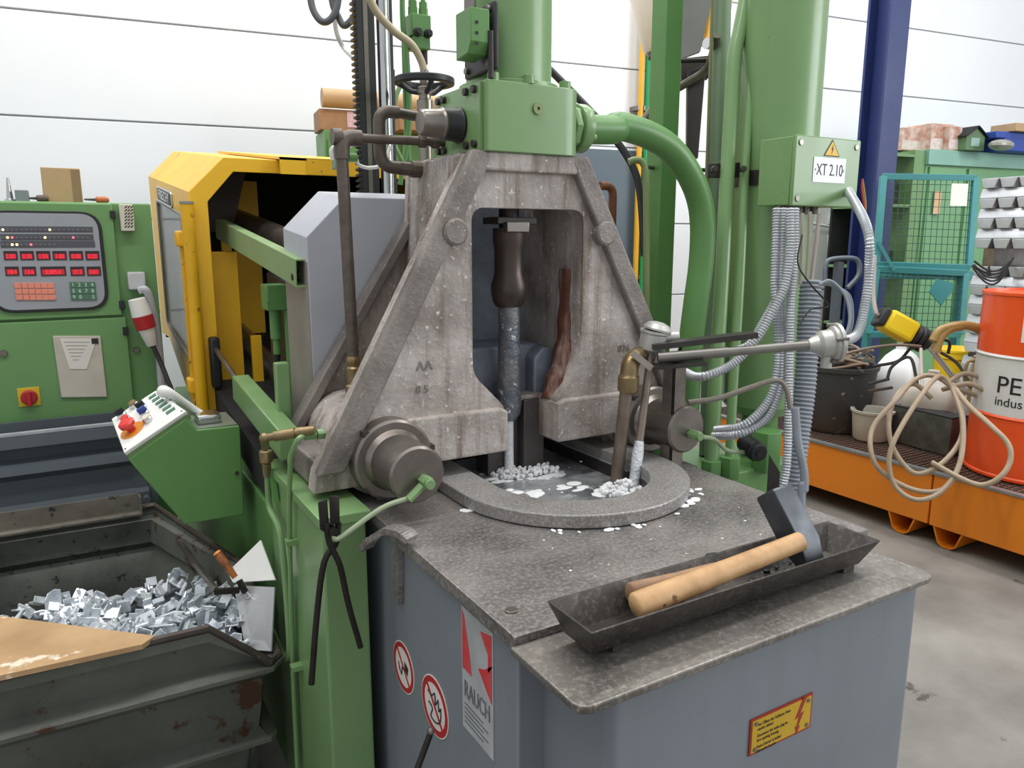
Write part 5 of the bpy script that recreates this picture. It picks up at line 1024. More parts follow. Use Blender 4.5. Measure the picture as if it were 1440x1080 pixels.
# horizontal arm with head
am = T('sensor_boom', (1.4, 1.46, .905), 'horizontal steel tube arm with round aluminium head on a welded bracket', 'sensor arm')
A0 = oD(925, 503, 1.93); A1 = oD(1142, 485, 1.93)
b = MB(); b.tube([A0, A0*.55+A1*.45, A0*.55+A1*.45, A1], [.0135, .0135, .012, .012], 16); b.build('arm_tube', mat('grey_tube', '8C8882', .4, .6, var=.7, scale=12), am)
b = MB(); dA_ = (A1-A0).normalized(); b.bar(A0+V((0, .025, .026)), A0+dA_*.27+V((0, .03, .034)), .05, .014); b.bar(A0+V((-.01, .01, -.024)), A0+dA_*.12+V((0, .0, -.022)), .06, .008); b.build('arm_bracket', DSTL, am)
pb = V((oD(948, 520, 1.98).x, oD(948, 520, 1.98).y, 0))
b = MB(); b.box(pb.x-.018, pb.x-.012, pb.y-.02, pb.y+.022, .905, 1.2); b.box(pb.x-.018, pb.x+.024, pb.y-.02, pb.y-.014, .905, 1.2); b.build('angle_post', mat('pale_steel_post', '8A827A', .45, .5, c2='5A544E', var=.9, scale=10), am, bev=.001)
b = MB(); b.box(pb.x-.04, pb.x+.05, pb.y-.05, pb.y+.04, .9, .906); b.build('post_foot', PLT, am)
hd = A1
b = MB(); b.lathe([(.014, -.01), (.02, .0), (.024, .012), (.034, .02), (.036, .045), (.044, .05), (.044, .058), (.05, .06), (.05, .068), (.04, .074), (.0, .076)], hd, dA_, 32); b.build('sensor_head', ALU, am, sharp=30)
for k in range(4):
    t = k*1.57+.5; u = dA_.orthogonal().normalized(); v_ = dA_.cross(u); q = hd+dA_*.05+(u*cos(t)+v_*sin(t))*.047; b = MB(); b.cyl(q-dA_*.006, q+dA_*.024, .005, n=8); b.build('head_screw', STL, am)
b = MB(); q = hd+dA_*.04; b.cyl(q+V((0, 0, -.03)), q+V((0, 0, -.062)), .014, n=16); b.build('lower_gland', ALU, am)
# ================================================================== orange spill pallet and what stands on it
ORG = mat('orange_enamel', 'E07E16', .38, c2='D27010', var=.5, scale=2.5, spots='7A4A18', sp=.75, spscale=14)
spl = T('spill_pallet', (4.1, 2.4, 0), 'orange spill containment pallet with steel grating', 'spill pallet')
Xp, zt = 3.6, .372
b = MB(); b.box(Xp, Xp+.95, .6, 2.02, .1, zt-.012); b.build('sump', ORG, spl, bev=.004)
b = MB(); b.box(Xp+.004, Xp+.95, 2.03, 3.6, .1, zt-.012); b.build('sump', ORG, spl, bev=.004)
EDG = mat('galvanised_edge', '9A9C9E', .4, .6, c2='7E8082', var=.6, scale=10)
b = MB(); b.box(Xp-.006, Xp+.03, .6, 3.6, zt-.012, zt); b.build('edge_rail', EDG, spl)
b = MB(); b.box(Xp+.03, Xp+.93, .6, 3.6, zt-.06, zt-.055); b.build('sump_shade', DRK, spl)  # dark sheet standing in for the shade under the grating
GRT = mat('grating_steel', '6A6C6E', .45, .6, c2='4E5052', var=.7, scale=15)
bb = MB(); bb.box(0, .9, -.002, .002, -.03, 0); bar_me = bb.build('grating_bar', GRT, spl)
bb = MB(); bb.box(-.002, .002, 0, 3.0, -.012, -.002); cb_me = bb.build('grating_crossbar', GRT, spl)
y = 1.3; first = True
for o0, n_, st in ((bar_me, 78, (0, .03)), (cb_me, 28, (.033, 0))):
    base = V((Xp+.03, 1.3, zt-.003)) if o0 is bar_me else V((Xp+.04, .6, zt-.003))
    for i in range(n_):
        o = o0 if i == 0 else o0.copy()
        if i: COL.objects.link(o)
        o.parent = spl; o.location = base+V((st[0]*i, st[1]*i, 0))-spl.location
for me_ in (bar_me.data, cb_me.data):
    for v_ in me_.vertices: v_.co += spl.location
for y_ in (2.17, 1.93, 3.2, 1.2):
    b = MB(); pr_ = [(-.075, .1), (-.045, .02), (-.02, .004), (.02, .004), (.045, .02), (.075, .1)]
    b.prism([(y_+a_, z_) for a_, z_ in pr_]+[(y_+a_*.9, z_+.006) for a_, z_ in pr_[::-1]], 'x', Xp+.01, Xp+.9); b.build('skid_foot', ORG, spl)
def on_pallet(px, py): return oZ(px, py, zt)
# drum
dr = T('steel_drum', (4.03, 1.79, zt), 'orange and white steel drum on the spill pallet', 'drum')
DRO = mat('drum_orange', 'E8541C', .4, c2='DC4814', var=.5, scale=4, coat=.2); DRW = mat('drum_white', 'D9D8D6', .45, c2='B9B8B6', var=.7, scale=5)
dc_ = (4.03, 1.79, zt); Rr = .287
b = MB(); b.lathe([(.0, 0), (Rr, 0), (Rr+.006, .006), (Rr+.006, .016), (Rr, .022), (Rr, .288), (Rr+.008, .298), (Rr, .308)], dc_, (0, 0, 1), 64); b.build('lower_shell', DRO, dr)
b = MB(); b.lathe([(Rr, .308), (Rr, .572), (Rr+.008, .582), (Rr, .592)], dc_, (0, 0, 1), 64); b.build('middle_band', DRW, dr)
b = MB(); b.lathe([(Rr, .592), (Rr, .862), (Rr+.006, .868), (Rr+.006, .88), (Rr-.006, .88), (Rr-.008, .868), (.0, .866)], dc_, (0, 0, 1), 64); b.build('upper_shell', DRO, dr)
def drum_text(tx, z, ang0, size, m):
    cu = bpy.data.curves.new('t', 'FONT'); cu.body = tx; cu.size = size; cu.extrude = .0006
    ob = bpy.data.objects.new('t', cu); COL.objects.link(ob); me = bpy.data.meshes.new_from_object(ob.evaluated_get(bpy.context.evaluated_depsgraph_get())); bpy.data.objects.remove(ob)
    for v_ in me.vertices:
        a_ = ang0+v_.co.x/Rr; r_ = Rr+.0012+v_.co.z; v_.co = V((r_*cos(a_), r_*sin(a_), z+v_.co.y))
    me.materials.clear(); me.materials.append(m); o = bpy.data.objects.new('lettering', me); COL.objects.link(o); o.parent = dr
view = math.atan2(-dc_[1], -dc_[0])
drum_text('PE', .415, view-.66, .115, mat('print_black', '1E1E20', .5, var=.2)); drum_text('indus', .355, view-.66, .06, MATS['print_black'])
b = MB(); a_ = view-.36; n_ = 6; vs = [(4.03+(Rr+.001)*cos(a_+i*.08), 1.79+(Rr+.001)*sin(a_+i*.08), z) for z in (zt+.66, zt+.82) for i in range(n_)]
b.add(vs, [(i, i+1, n_+i+1, n_+i) for i in range(n_-1)]); b.build('paper_label', MATS['paper'], dr)
# black bucket with cables
BK = T('rubber_bucket', on_pallet(1172, 600)+V((.05, .05, 0)), 'large black rubber bucket full of cables on the pallet', 'bucket')
bc_ = V((3.96, 2.86, zt)); b = MB(); BKM = mat('dirty_black_rubber', '3A3B3D', .6, c2='2A2B2C', var=.7, scale=5, spots='A3A3A0', sp=.64, spscale=14)
b.lathe([(.0, 0), (.17, 0), (.185, .02), (.215, .36), (.225, .365), (.228, .39), (.212, .39), (.205, .36), (.17, .03), (.0, .03)], bc_, (0, 0, 1), 40); b.build('shell', BKM, BK, sharp=50)
for k, (cl, rr_) in enumerate((('7A6654', .009), ('5E544C', .007), ('94806A', .008), ('4A4442', .007), ('8A7A6C', .008))):
    rd = random.Random(30+k); pts_ = []
    for i in range(14): t = i*.9+k; q = .1+.09*rd.random(); pts_.append(bc_+V((q*cos(t), q*sin(t), .36+.06*rd.random()+.02*k)))
    b = MB(); b.tube(sm(pts_, 6), rr_, 8); o = b.build('cable_coil', mat('cable_'+cl, cl, .5, var=.4)); L(o, ['brown cable coil on top of the black bucket', 'dark brown cable tangled in the black bucket', 'tan cable coil in the black bucket', 'charcoal cable tangled in the black bucket', 'pale brown cable uppermost in the black bucket'][k], 'cable')
# small translucent pail
pc = on_pallet(1228, 622)+V((.06, .06, 0)); pc.z = zt; PLS = mat('milky_plastic', 'BDBAB0', .45, c2='A9A598', var=.7, scale=6, trans=.12)
b = MB(); b.lathe([(.0, 0), (.088, 0), (.095, .01), (.108, .155), (.118, .16), (.118, .172), (.104, .172), (.098, .155), (.088, .012), (.0, .012)], pc, (0, 0, 1), 32); pl_ = b.build('plastic_pail', PLS, sharp=50); L(pl_, 'small milky plastic pail at the front of the spill pallet', 'pail')
# dark metal case
cs = MB(); ca, cb2 = on_pallet(1262, 622), on_pallet(1333, 642)
dv = (cb2-ca).normalized(); nv = V((-dv.y, dv.x, 0)); nv = nv if nv.x > 0 else -nv
Q = [ca-dv*.05, cb2, cb2+nv*.13, ca-dv*.05+nv*.13]; cs.hexa(Q, [p+V((0, 0, .2)) for p in Q]); cs = cs.build('metal_case', mat('scratched_case', '6E6F6D', .4, .6, c2='4C4D4C', var=.9, scale=14, spots='9A9A98', sp=.68, spscale=50), bev=.004); L(cs, 'scratched dark metal case behind the hose coil', 'case')
b = MB(); b.hexa([p+V((0, 0, .2)) for p in Q], [p+V((0, 0, .208)) for p in Q]); b.build('lid_edge', BLK, cs)
# canisters
def canister(c, w_, d_, h_, label, m, ang=0, hose=False):
    t = T('canister', c, label, 'canister'); R_ = Matrix.Translation(c) @ Matrix.Rotation(ang, 4, 'Z')
    b = MB(); b.M = R_; z_ = [(0, .96), (.02, 1), (h_*.62, 1), (h_*.8, .92), (h_*.93, .6), (h_, .3)]
    vs = []; base = rpoly([(-w_, -d_), (w_, -d_), (w_, d_), (-w_, d_)], min(w_, d_)*.35, 4); n = len(base)
    for z, s_ in z_: vs += [(x*s_, y*s_, z) for x, y in base]
    b.add(vs, [(i*n+k, i*n+(k+1) % n, (i+1)*n+(k+1) % n, (i+1)*n+k) for i in range(len(z_)-1) for k in range(n)]+[tuple(range(n))[::-1], tuple(range((len(z_)-1)*n, len(z_)*n))]); b.build('body', m, t, sharp=50)
    b = MB(); b.M = R_; b.cyl((0, 0, h_-.005), (0, 0, h_+.035), .03, n=20); b.build('cap', m, t, bev=.003)
    return t
CLP = mat('cloudy_plastic', 'C4BEB4', .4, c2='A89E92', var=.8, scale=5, trans=.1); WTP = mat('white_plastic', 'E6E8EA', .4, c2='D8DADC', var=.4)
canister(V((4.2, 2.42, zt)), .19, .13, .36, 'cloudy plastic canister behind the hose coil', CLP, .4)
canister(V((4.38, 2.74, zt)), .15, .11, .46, 'white plastic canister behind the cloudy one', WTP, .3)
canister(V((4.4, 2.17, zt)), .12, .13, .46, 'white plastic canister half hidden behind the drum', WTP, .2)
jg = MB(); q = on_pallet(1385, 610)+V((.02, .0, .3)); q = oD(1385, 530, 4.05); jg.lathe([(.0, -.15), (.07, -.15), (.075, -.1), (.07, .05), (.06, .1), (.064, .11)], q, (0, 0, 1), 20); jg = jg.build('measuring_jug', mat('oily_jug', 'A08A5C', .4, c2='8A744A', var=.6, trans=.1)); L(jg, 'oily amber jug left of the drum', 'jug')
b = MB(); b.tube(sm([q+V((-.06, .02, .09)), q+V((-.11, .04, .08)), q+V((-.115, .04, -.02)), q+V((-.06, .02, -.06))], 5), .009, 8); b.build('handle', MATS['oily_jug'], jg)
bxs = MB(); q = on_pallet(1372, 560); bxs.box(4.1, 4.45, 2.0, 2.3, zt, zt+.0);
yb_ = T('yellow_bucket', (4.75, 2.72, .4), 'yellow plastic bucket behind the canisters', 'bucket'); YP = mat('bright_yellow_plastic', 'F2CF1A', .4, c2='E2BE10', var=.4)
q = oD(1345, 520, 4.9); b = MB(); b.lathe([(.0, -.2), (.12, -.2), (.14, .08), (.15, .085), (.15, .12), (.155, .125), (.155, .14), (.148, .14), (.13, .1), (.0, .1)], q, (0, 0, 1), 32); yb_.location = q+V((0, 0, -.2)); b.build('shell', YP, yb_, sharp=40)
std = MB(); std.box(q.x-.15, q.x+.15, q.y-.14, q.y+.14, 0, q.z-.2); std = std.build('low_bench', BLK); L(std, 'dark low bench carrying the yellow bucket', 'bench')
# drum pump
pm = T('drum_pump', oD(1290, 500, 4.0), 'yellow and black electric drum pump lying over the canisters', 'pump')
dP = 3.95; pA, pB, pC, pD = oD(1243, 448, dP), oD(1282, 470, dP), oD(1302, 482, dP), oD(1318, 492, dP)
dd_ = (pB-pA).normalized()
b = MB(); b.bar(pA, pB, .12, .115, up=(.3, 0, 1)); b.build('motor_housing', YP, pm, bev=.02)
b = MB(); b.bar(pA-dd_*.035, pA+dd_*.002, .11, .1, up=(.3, 0, 1)); b.build('end_cap', BLK, pm, bev=.012)
b = MB(); b.lathe([(.062, 0), (.065, .02), (.058, .03), (.066, .035), (.066, .05), (.056, .055), (.064, .06), (.064, .075), (.04, .1)], pB, dd_, 24); b.build('ribbed_collar', BLK, pm, sharp=30)
b = MB(); b.tube(sm([pC+V((.0, 0, .05)), pD+V((0, 0, .06)), pD+V((.05, -.03, .04)), pD+V((.05, -.03, -.02))], 5), .008, 8); b.build('trigger_guard', BLK, pm)
b = MB(); b.tube([pC, oD(1340, 530, dP), oD(1360, 553, dP)], .014, 14); b.build('suction_tube', CHR, pm)
b = MB(); b.tube(sm([pA-dd_*.03, oD(1232, 440, dP), oD(1228, 415, dP+.1), oD(1230, 360, dP+.2)], 5), .012, 10); b.build('cord', mat('grey_cord', '8A827E', .5, var=.4), pm)
AMH = mat('amber_hose', 'A88A50', .3, c2='94763E', var=.6, scale=12, trans=.1)
for k, l in enumerate(([(1312, 480), (1322, 465), (1345, 458), (1370, 460), (1400, 478)], [(1316, 495), (1322, 475), (1335, 463), (1352, 459)])):
    b = MB(); b.tube(sm([oD(x, y, 3.75) for x, y in l], 6), .022, 14); o = b.build('amber_hose', AMH); L(o, ('amber suction hose arching over towards the drum', 'short amber hose stub with open end beside the pump')[k], 'hose')
# coiled beige hose draped over the pallet edge
HB = mat('beige_rubber_hose', 'A3917B', .45, c2='8C7862', var=.5, scale=10)
hz_ = [(1310, 560, 3.7), (1285, 540, 3.72), (1262, 555, 3.7), (1250, 590, 3.62), (1256, 630, 3.57), (1285, 665, 3.5), (1320, 655, 3.46), (1350, 620, 3.5), (1353, 580, 3.58), (1338, 545, 3.66), (1310, 528, 3.7), (1285, 535, 3.7), (1262, 560, 3.62), (1228, 600, 3.6), (1226, 640, 3.54), (1245, 668, 3.52), (1290, 690, 3.46), (1330, 685, 3.42), (1352, 640, 3.44), (1350, 570, 3.6), (1325, 530, 3.68), (1300, 550, 3.6), (1262, 610, 3.52), (1250, 650, 3.5), (1260, 685, 3.48), (1290, 703, 3.42), (1325, 690, 3.4), (1350, 650, 3.42), (1354, 590, 3.5), (1340, 545, 3.62), (1362, 570, 3.52), (1395, 600, 3.36), (1418, 625, 3.3), (1420, 650, 3.28), (1405, 672, 3.28), (1380, 682, 3.32), (1350, 672, 3.38), (1310, 650, 3.46)]
b = MB(); b.tube(sm([oD(*p) for p in hz_], 6), .0115, 10); o = b.build('coiled_hose', HB); L(o, 'beige rubber hose in big loops hanging over the pallet edge', 'hose')
for k, l in enumerate(([(1330, 540, 3.72), (1360, 525, 3.72), (1400, 545, 3.68), (1390, 560, 3.7), (1350, 548, 3.74)], [(1325, 548, 3.7), (1365, 540, 3.68), (1402, 565, 3.64), (1380, 580, 3.68)])):
    b = MB(); b.tube(sm([oD(*p) for p in l], 6), .0115, 10); o = b.build('coiled_hose', HB); L(o, ('upper', 'lower')[k]+' beige hose turn lying towards the drum', 'hose')
for k, (l, cl) in enumerate((([(1180, 500, 4.0), (1220, 490, 3.95), (1260, 485, 3.9), (1295, 487, 3.9)], '7A6A5C'), ([(1228, 515, 4.0), (1262, 508, 3.95), (1280, 490, 3.9)], '2A2828'), ([(1247, 535, 3.9), (1255, 515, 3.9), (1280, 503, 3.85), (1290, 540, 3.8)], '2E2A28'), ([(1222, 540, 4.1), (1250, 533, 4.0)], '3A3634'), ([(1222, 550, 4.1), (1255, 545, 4.0)], '4A3C34'), ([(1295, 490, 3.85), (1296, 520, 3.8), (1297, 545, 3.75)], 'C9C4BC'), ([(1322, 495, 3.9), (1345, 510, 3.9), (1362, 535, 3.85)], '4A4038'))):
    b = MB(); b.tube(sm([oD(*p) for p in l], 6), .008, 8); o = b.build('cable', mat('cable_'+cl, cl, .5, var=.4)); L(o, ('long brown cable running from bucket to pump', 'black cable dropping from pump towards the bucket', 'black cable bent behind the milky pail', 'dark cable end sticking out right of the bucket', 'brown cable end below the dark one', 'white cable hanging from the pump', 'dark cable from pump towards the amber jug')[k], 'cable')
# ================================================================== steel locker, mesh cage, ingots in the background
LK = T('steel_locker', oD(1380, 300, 4.9)*V((1, 1, 0)), 'pale green steel locker with boxes on top by the wall', 'locker')
LGR = mat('pale_green_enamel', '73A474', .42, c2='68996A', var=.5, scale=3); LGD = mat('locker_green', '6E9460', .45, c2='6C8C5E', var=.5, scale=3)
A = oD(1304, 210, 5.6); zl = A.z; b = MB()
wbox(b, A, 1.6, .5, .1, zl-.11); b.build('body', LGR, LK)
b = MB(); wbox(b, A+WN*.03-WD*.01, 1.65, .54, zl-.11, zl); b.build('top_band', mat('teal_band', '86B2A2', .4, c2='78A695', var=.5), LK, bev=.004)
for i in range(2):
    b = MB(); wbox(b, A+WN*.018+WD*(.03+i*.42), .38, .018, .15, zl-.125); b.build('door', LGR, LK, bev=.004)
b = MB(); wbox(b, A-WD*.12, .11, .5, .1, zl-.01); b.build('side_post', LGD, LK)
op_ = A-WD*.39
for z in (zl-.04, zl-.4, zl-.85, zl-1.3):
    b = MB(); wbox(b, op_, .28, .5, z-.02, z); b.build('shelf', LGD, LK)
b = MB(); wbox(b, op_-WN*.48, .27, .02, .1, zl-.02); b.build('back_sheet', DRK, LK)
rd = random.Random(12)
for z in (zl-.4, zl-.85, zl-1.3):
    for i in range(2):
        o = MB(); hh = rd.uniform(.1, .2); wbox(o, op_+WD*(.015+i*.13)-WN*(.06+.05*i), .115, .2, z, z+hh); o = o.build('storage_box', mat('shelf_box_%d' % i, ('6A5A4A', '4A4A4E')[i], .6, var=.6), bev=.003); L(o, ('brown', 'dark grey')[i]+' storage box on the '+{0: 'upper', 1: 'middle', 2: 'lower'}[(zl-.4, zl-.85, zl-1.3).index(z)]+' open shelf beside the locker', 'box')
b = MB(); q = A+WN*.038+WD*.08; wbox(b, q, .07, .001, zl-.47, zl-.3); b.build('paper_note', mat('orange_note', 'D8B48A', .6, var=.3), LK)
BXM = mat('red_printed_box', 'B07A60', .65, c2='D8CCC4', var=.9, scale=16)
for k, (px, l, d_, hh, lab) in enumerate(((1268, .24, .22, .165, 'red printed carton, left one on the locker'), (1308, .24, .22, .195, 'red and white printed carton in the middle on the locker'), (1334, .13, .2, .175, 'pale printed carton right beside the green letter box'))):
    q = oD(px, 205, 5.65); o = MB(); wbox(o, q, l, d_, zl+.001, zl+hh); o = o.build('printed_carton', BXM, bev=.004); L(o, lab, 'box')
    b = MB(); wbox(b, q+WN*.001, l, .001, zl+.01, zl+hh*.45); b.build('white_print', mat('carton_white', 'DAD2CC', .6, c2='C2A89C', var=.8, scale=50), o)
q = oD(1358, 205, 5.63); lb = MB(); wd_ = .2
pl2 = [(0, 0), (wd_, 0), (wd_, .1), (wd_/2, .165), (0, .1)]
vs = []
for dd in (0, .24):
    vs += [V((q.x, q.y, zl+.002))+WD*u-WN*dd+V((0, 0, v_)) for u, v_ in pl2]
lb.add(vs, [(0, 1, 2, 3, 4), (9, 8, 7, 6, 5)]+[(i, (i+1) % 5, 5+(i+1) % 5, 5+i) for i in range(5)]); lb = lb.build('green_house_box', mat('dark_green_box', '5E7E58', .5, var=.5), bev=.002); L(lb, 'small green house-shaped box standing on the locker', 'box')
b = MB(); wbox(b, q+WN*.003+WD*.05, .09, .003, zl+.03, zl+.09); b.build('front_window', mat('teal_window', '9ABAB0', .3, var=.5), lb)
b = MB(); 
for s_ in (-1, 1):
    m0 = V((q.x, q.y, zl+.17))+WD*wd_/2+WN*.02; e0 = V((q.x, q.y, zl+.095))+WD*(wd_/2+s_*(wd_/2+.015))+WN*.02
    b.hexa((m0, e0, e0-WN*.28, m0-WN*.28), tuple(p+V((0, 0, .008)) for p in (m0, e0, e0-WN*.28, m0-WN*.28)))
b.build('roof', DRK, lb)
q = oD(1400, 200, 5.65); o = MB(); wbox(o, q, .6, .3, zl+.09, zl+.14); wbox(o, q+WD*.1, .5, .3, zl+.002, zl+.1); o = o.build('blue_crate', mat('blue_plastic', '24449A', .45, var=.4), bev=.008); L(o, 'blue plastic crate at the right end on the locker', 'crate')
q2 = oD(1428, 185, 5.65); o = MB(); wbox(o, q2, .2, .2, zl+.142, zl+.2); o = o.build('cardboard_box', CRD, bev=.003); L(o, 'small cardboard box lying on the blue crate', 'box')
o = MB(); qq = oD(1407, 212, 5.64); o.ball((qq.x, qq.y, zl+.035), .09, 14, (1.4, .8, .45)); o = o.build('plastic_bag', mat('clear_plastic_bag', 'B8B8AE', .2, c2='98988E', var=.8, scale=14, trans=.3)); L(o, 'crumpled clear plastic bag on the locker edge', 'bag')
# mesh cage
TEA = mat('teal_paint', '3F8A8C', .45, c2='357A7C', var=.5, scale=5)
cg = T('mesh_pallet_cage', oD(1300, 450, 5.0)*V((1, 1, 0)), 'teal wire mesh pallet cage with folded front gate', 'mesh cage')
dg = 5.0
def gp(u, v):  # upper gate panel, u right, v up
    A_, B_, C_, D_ = oD(1232, 372, dg), oD(1362, 376, dg+.06), oD(1372, 250, dg+.06), oD(1242, 248, dg)
    return A_*(1-u)*(1-v)+B_*u*(1-v)+C_*u*v+D_*(1-u)*v
def lpn(u, v):
    A_, B_, C_, D_ = oD(1222, 470, dg-.02), oD(1350, 470, dg+.04), oD(1358, 384, dg+.04), oD(1232, 378, dg-.02)
    return A_*(1-u)*(1-v)+B_*u*(1-v)+C_*u*v+D_*(1-u)*v
MSH = mat('dark_mesh_wire', '3E5A50', .45, .5, var=.4)
for fn, nx, nz_, nm in ((gp, 16, 12, 'upper'), (lpn, 16, 9, 'lower')):
    for a_, c_ in (((0, 0), (1, 0)), ((1, 0), (1, 1)), ((1, 1), (0, 1)), ((0, 1), (0, 0))):
        b = MB(); b.bar(fn(*a_), fn(*c_), .04, .034, up=(.5, .86, .1)); b.build('frame_tube', TEA, cg, bev=.003)
    for i in range(1, nx): b = MB(); b.tube([fn(i/nx, 0), fn(i/nx, 1)], .0022, 5); b.build('mesh_wire', MSH, cg)
    for j in range(1, nz_): b = MB(); b.tube([fn(0, j/nz_), fn(1, j/nz_)], .0022, 5); b.build('mesh_wire', MSH, cg)
for px, py0, py1, d_ in ((1228, 375, 600, dg), (1354, 380, 600, dg+.05)):
    q = oD(px, py0, d_); b = MB(); b.bar(V((q.x, q.y, 0)), q, .045, .045, up=(0, 1, 0)); b.build('corner_post', TEA, cg, bev=.003)
a_ = oD(1228, 385, dg); c_ = oD(1375, 388, dg+.1); b = MB(); b.bar(a_, c_, .05, .06); b.build('top_rail', TEA, cg, bev=.004)
b = MB(); b.bar(oD(1235, 340, dg-.03), oD(1258, 380, dg-.05), .012, .02); b.build('stay', TEA, cg)
q0 = [oD(*p, dg-.06) for p in ((1318, 392), (1341, 398), (1340, 408), (1324, 430), (1307, 410))]
b = MB(); b.add(q0+[p+V((.006, .01, 0)) for p in q0], [(0, 1, 2, 3, 4), (9, 8, 7, 6, 5)]+[(i, (i+1) % 5, 5+(i+1) % 5, 5+i) for i in range(5)]); b.build('gusset_plate', TEA, cg)
q = gp(.82, .8); b = MB(); Q = [gp(.74, .68), gp(.92, .68), gp(.92, .93), gp(.74, .93)]; n_ = (Q[1]-Q[0]).cross(Q[3]-Q[0]).normalized()*.004; b.hexa([p+n_ for p in Q], [p+n_*1.5 for p in Q]); b.build('paper_sign', MATS['paper'], cg)
sb_ = MB(); q = oD(1200, 500, 5.3); sb_.box(q.x-.3, q.x+.1, q.y-.1, q.y+.3, 0, q.z); sb_ = sb_.build('wooden_crate', mat('crate_wood', '9A8464', .65, var=.7), bev=.004); L(sb_, 'low wooden crate behind the black bucket', 'crate')
# ingot stacks
ING = mat('zinc_ingot', 'C9CDD1', .32, .7, c2='A4A9AE', var=.6, scale=12)
bi = MB(); bi.prism([(-.052, 0), (.052, 0), (.034, .056), (-.034, .056)], 'y', -.22, .22); io = bi.build('zinc_ingot', ING, bev=.004); ime = io.data; bpy.data.objects.remove(io)
bi = MB(); bi.prism([(-.052, .056), (.052, .056), (.034, 0), (-.034, 0)], 'y', -.22, .22); io = bi.build('zinc_ingot', ING, bev=.004); ime2 = io.data; bpy.data.objects.remove(io)
ib = oD(1405, 520, 4.25)
ORD = ['the topmost', 'the second', 'the third', 'the fourth', 'the fifth', 'the sixth', 'the seventh', 'the eighth', 'the ninth', 'the tenth', 'the eleventh', 'the twelfth', 'the thirteenth', 'the fourteenth', 'the fifteenth', 'the sixteenth', 'the seventeenth', 'the eighteenth', 'the nineteenth', 'the twentieth']
def stack(base, layers, lab, ncol=4):
    for k in range(layers):
        for i in range(ncol):
            o = bpy.data.objects.new('zinc_ingot', ime if k % 2 else ime2); COL.objects.link(o)
            if k % 2: o.location = base+V((0, 0, k*.057))+WD*(i-.5*(ncol-1))*.11; o.rotation_euler = (0, 0, -WA)
            else: o.location = base+V((0, 0, k*.057))+WN*(i-.5*(ncol-1))*.11; o.rotation_euler = (0, 0, -WA+pi/2)
            L(o, 'silver zinc ingot in %s layer from the top of %s' % (ORD[layers-1-k], lab), 'ingot', 'ingots in '+lab)
sb = V((ib.x+.18, ib.y+.1, 0))+WD*.2
zt1 = oD(1400, 375, 4.3).z; zt2 = oD(1400, 240, 4.3).z
pal = MB()
for i in range(3): pal.box(sb.x-.26+i*.22, sb.x-.18+i*.22, sb.y-.26, sb.y+.26, 0, .1)
pt = T('pallet', sb, 'small wooden pallet under the ingot stacks', 'pallet')
for i in range(3):
    b = MB(); b.box(sb.x-.26+i*.22, sb.x-.18+i*.22, sb.y-.26, sb.y+.26, 0, .1); b.build('bearer', MATS['crate_wood'], pt)
for i in range(5):
    b = MB(); b.box(sb.x-.26, sb.x+.26, sb.y-.26+i*.11, sb.y-.18+i*.11, .1, .12); b.build('slat', MATS['crate_wood'], pt)
nl1 = 9; z1b = zt1-nl1*.057
nl0 = int((z1b-.12)/.057)
stack(V((sb.x, sb.y, .12)), nl0, 'the bottom stack')
for i in (-1, 1):
    b = MB(); b.box(sb.x-.22, sb.x+.22, sb.y+i*.15-.04, sb.y+i*.15+.04, .12+nl0*.057, z1b); o = b.build('spacer_block', DSTL); L(o, ('near', 'far')[(i+1)//2]+' dark spacer block between bottom and middle ingot stacks', 'spacer')
stack(V((sb.x, sb.y, z1b)), nl1, 'the middle stack')
z2b = zt1+.1; 
for i in (-1, 1):
    b = MB(); b.box(sb.x-.2, sb.x+.2, sb.y+i*.15-.03, sb.y+i*.15+.03, zt1, z2b); o = b.build('spacer_block', STL); L(o, ('near', 'far')[(i+1)//2]+' grey spacer block between middle and top ingot stacks', 'spacer')
stack(V((sb.x, sb.y, z2b)), int((zt2-z2b)/.057), 'the upper stack')
b = MB(); rd = random.Random(2)
for k in range(5):
    qd = oD(1392, 372+k*2, 4.27); b.tube(sm([qd+V((-.08+rd.uniform(-.01, .01), .05, .02*rd.random())), qd+V((-.02, 0, -.03-.01*k)), qd+V((.05, -.03, -.03-.008*k)), qd+V((.13, -.05, .03+.01*k))], 5), .006, 6)
o = b.build('black_strap', BLK); L(o, 'tangled black straps hanging on the ingot stack', 'strap', kind='stuff')
# ================================================================== upper right: hopper, strap, wall pipes, trolley handle
hp = MB(); qh = oD(938, 75, 3.6)
hp.lathe([(.0, 0), (.1, 0), (.115, .012), (.185, .25), (.22, .6), (.21, .9)], qh, (0, 0, 1), 40); hp = hp.build('plastic_hopper', mat('white_hopper_plastic', 'E2DEDA', .4, c2='D6D1CB', var=.4, scale=3)); L(hp, 'white plastic hopper hanging behind the square post', 'hopper')
b = MB(); b.cyl(qh+V((0, 0, -.02)), qh, .09, n=24); b.build('outlet', DSTL, hp)
b = MB(); Q = [oD(958, 82, 3.3), oD(985, 72, 3.3), oD(1008, -30, 3.3), oD(958, -30, 3.3)]; b.hexa(Q, [p+V((.02, .03, 0)) for p in Q]); b.build('support_plate', mat('grey_plate', '5E605C', .6, var=.5), hp)
stp = MB(); Q = [oD(967, 100, 2.62), oD(993, 92, 2.62), oD(982, 222, 2.62), oD(966, 232, 2.62)]; stp.hexa(Q, [p+V((.02, .03, 0)) for p in Q]); stp = stp.build('leather_apron', mat('dark_brown_leather', '38322F', .6, var=.6), bev=.004); L(stp, 'dark leather strap apron hanging between the green posts', 'apron')
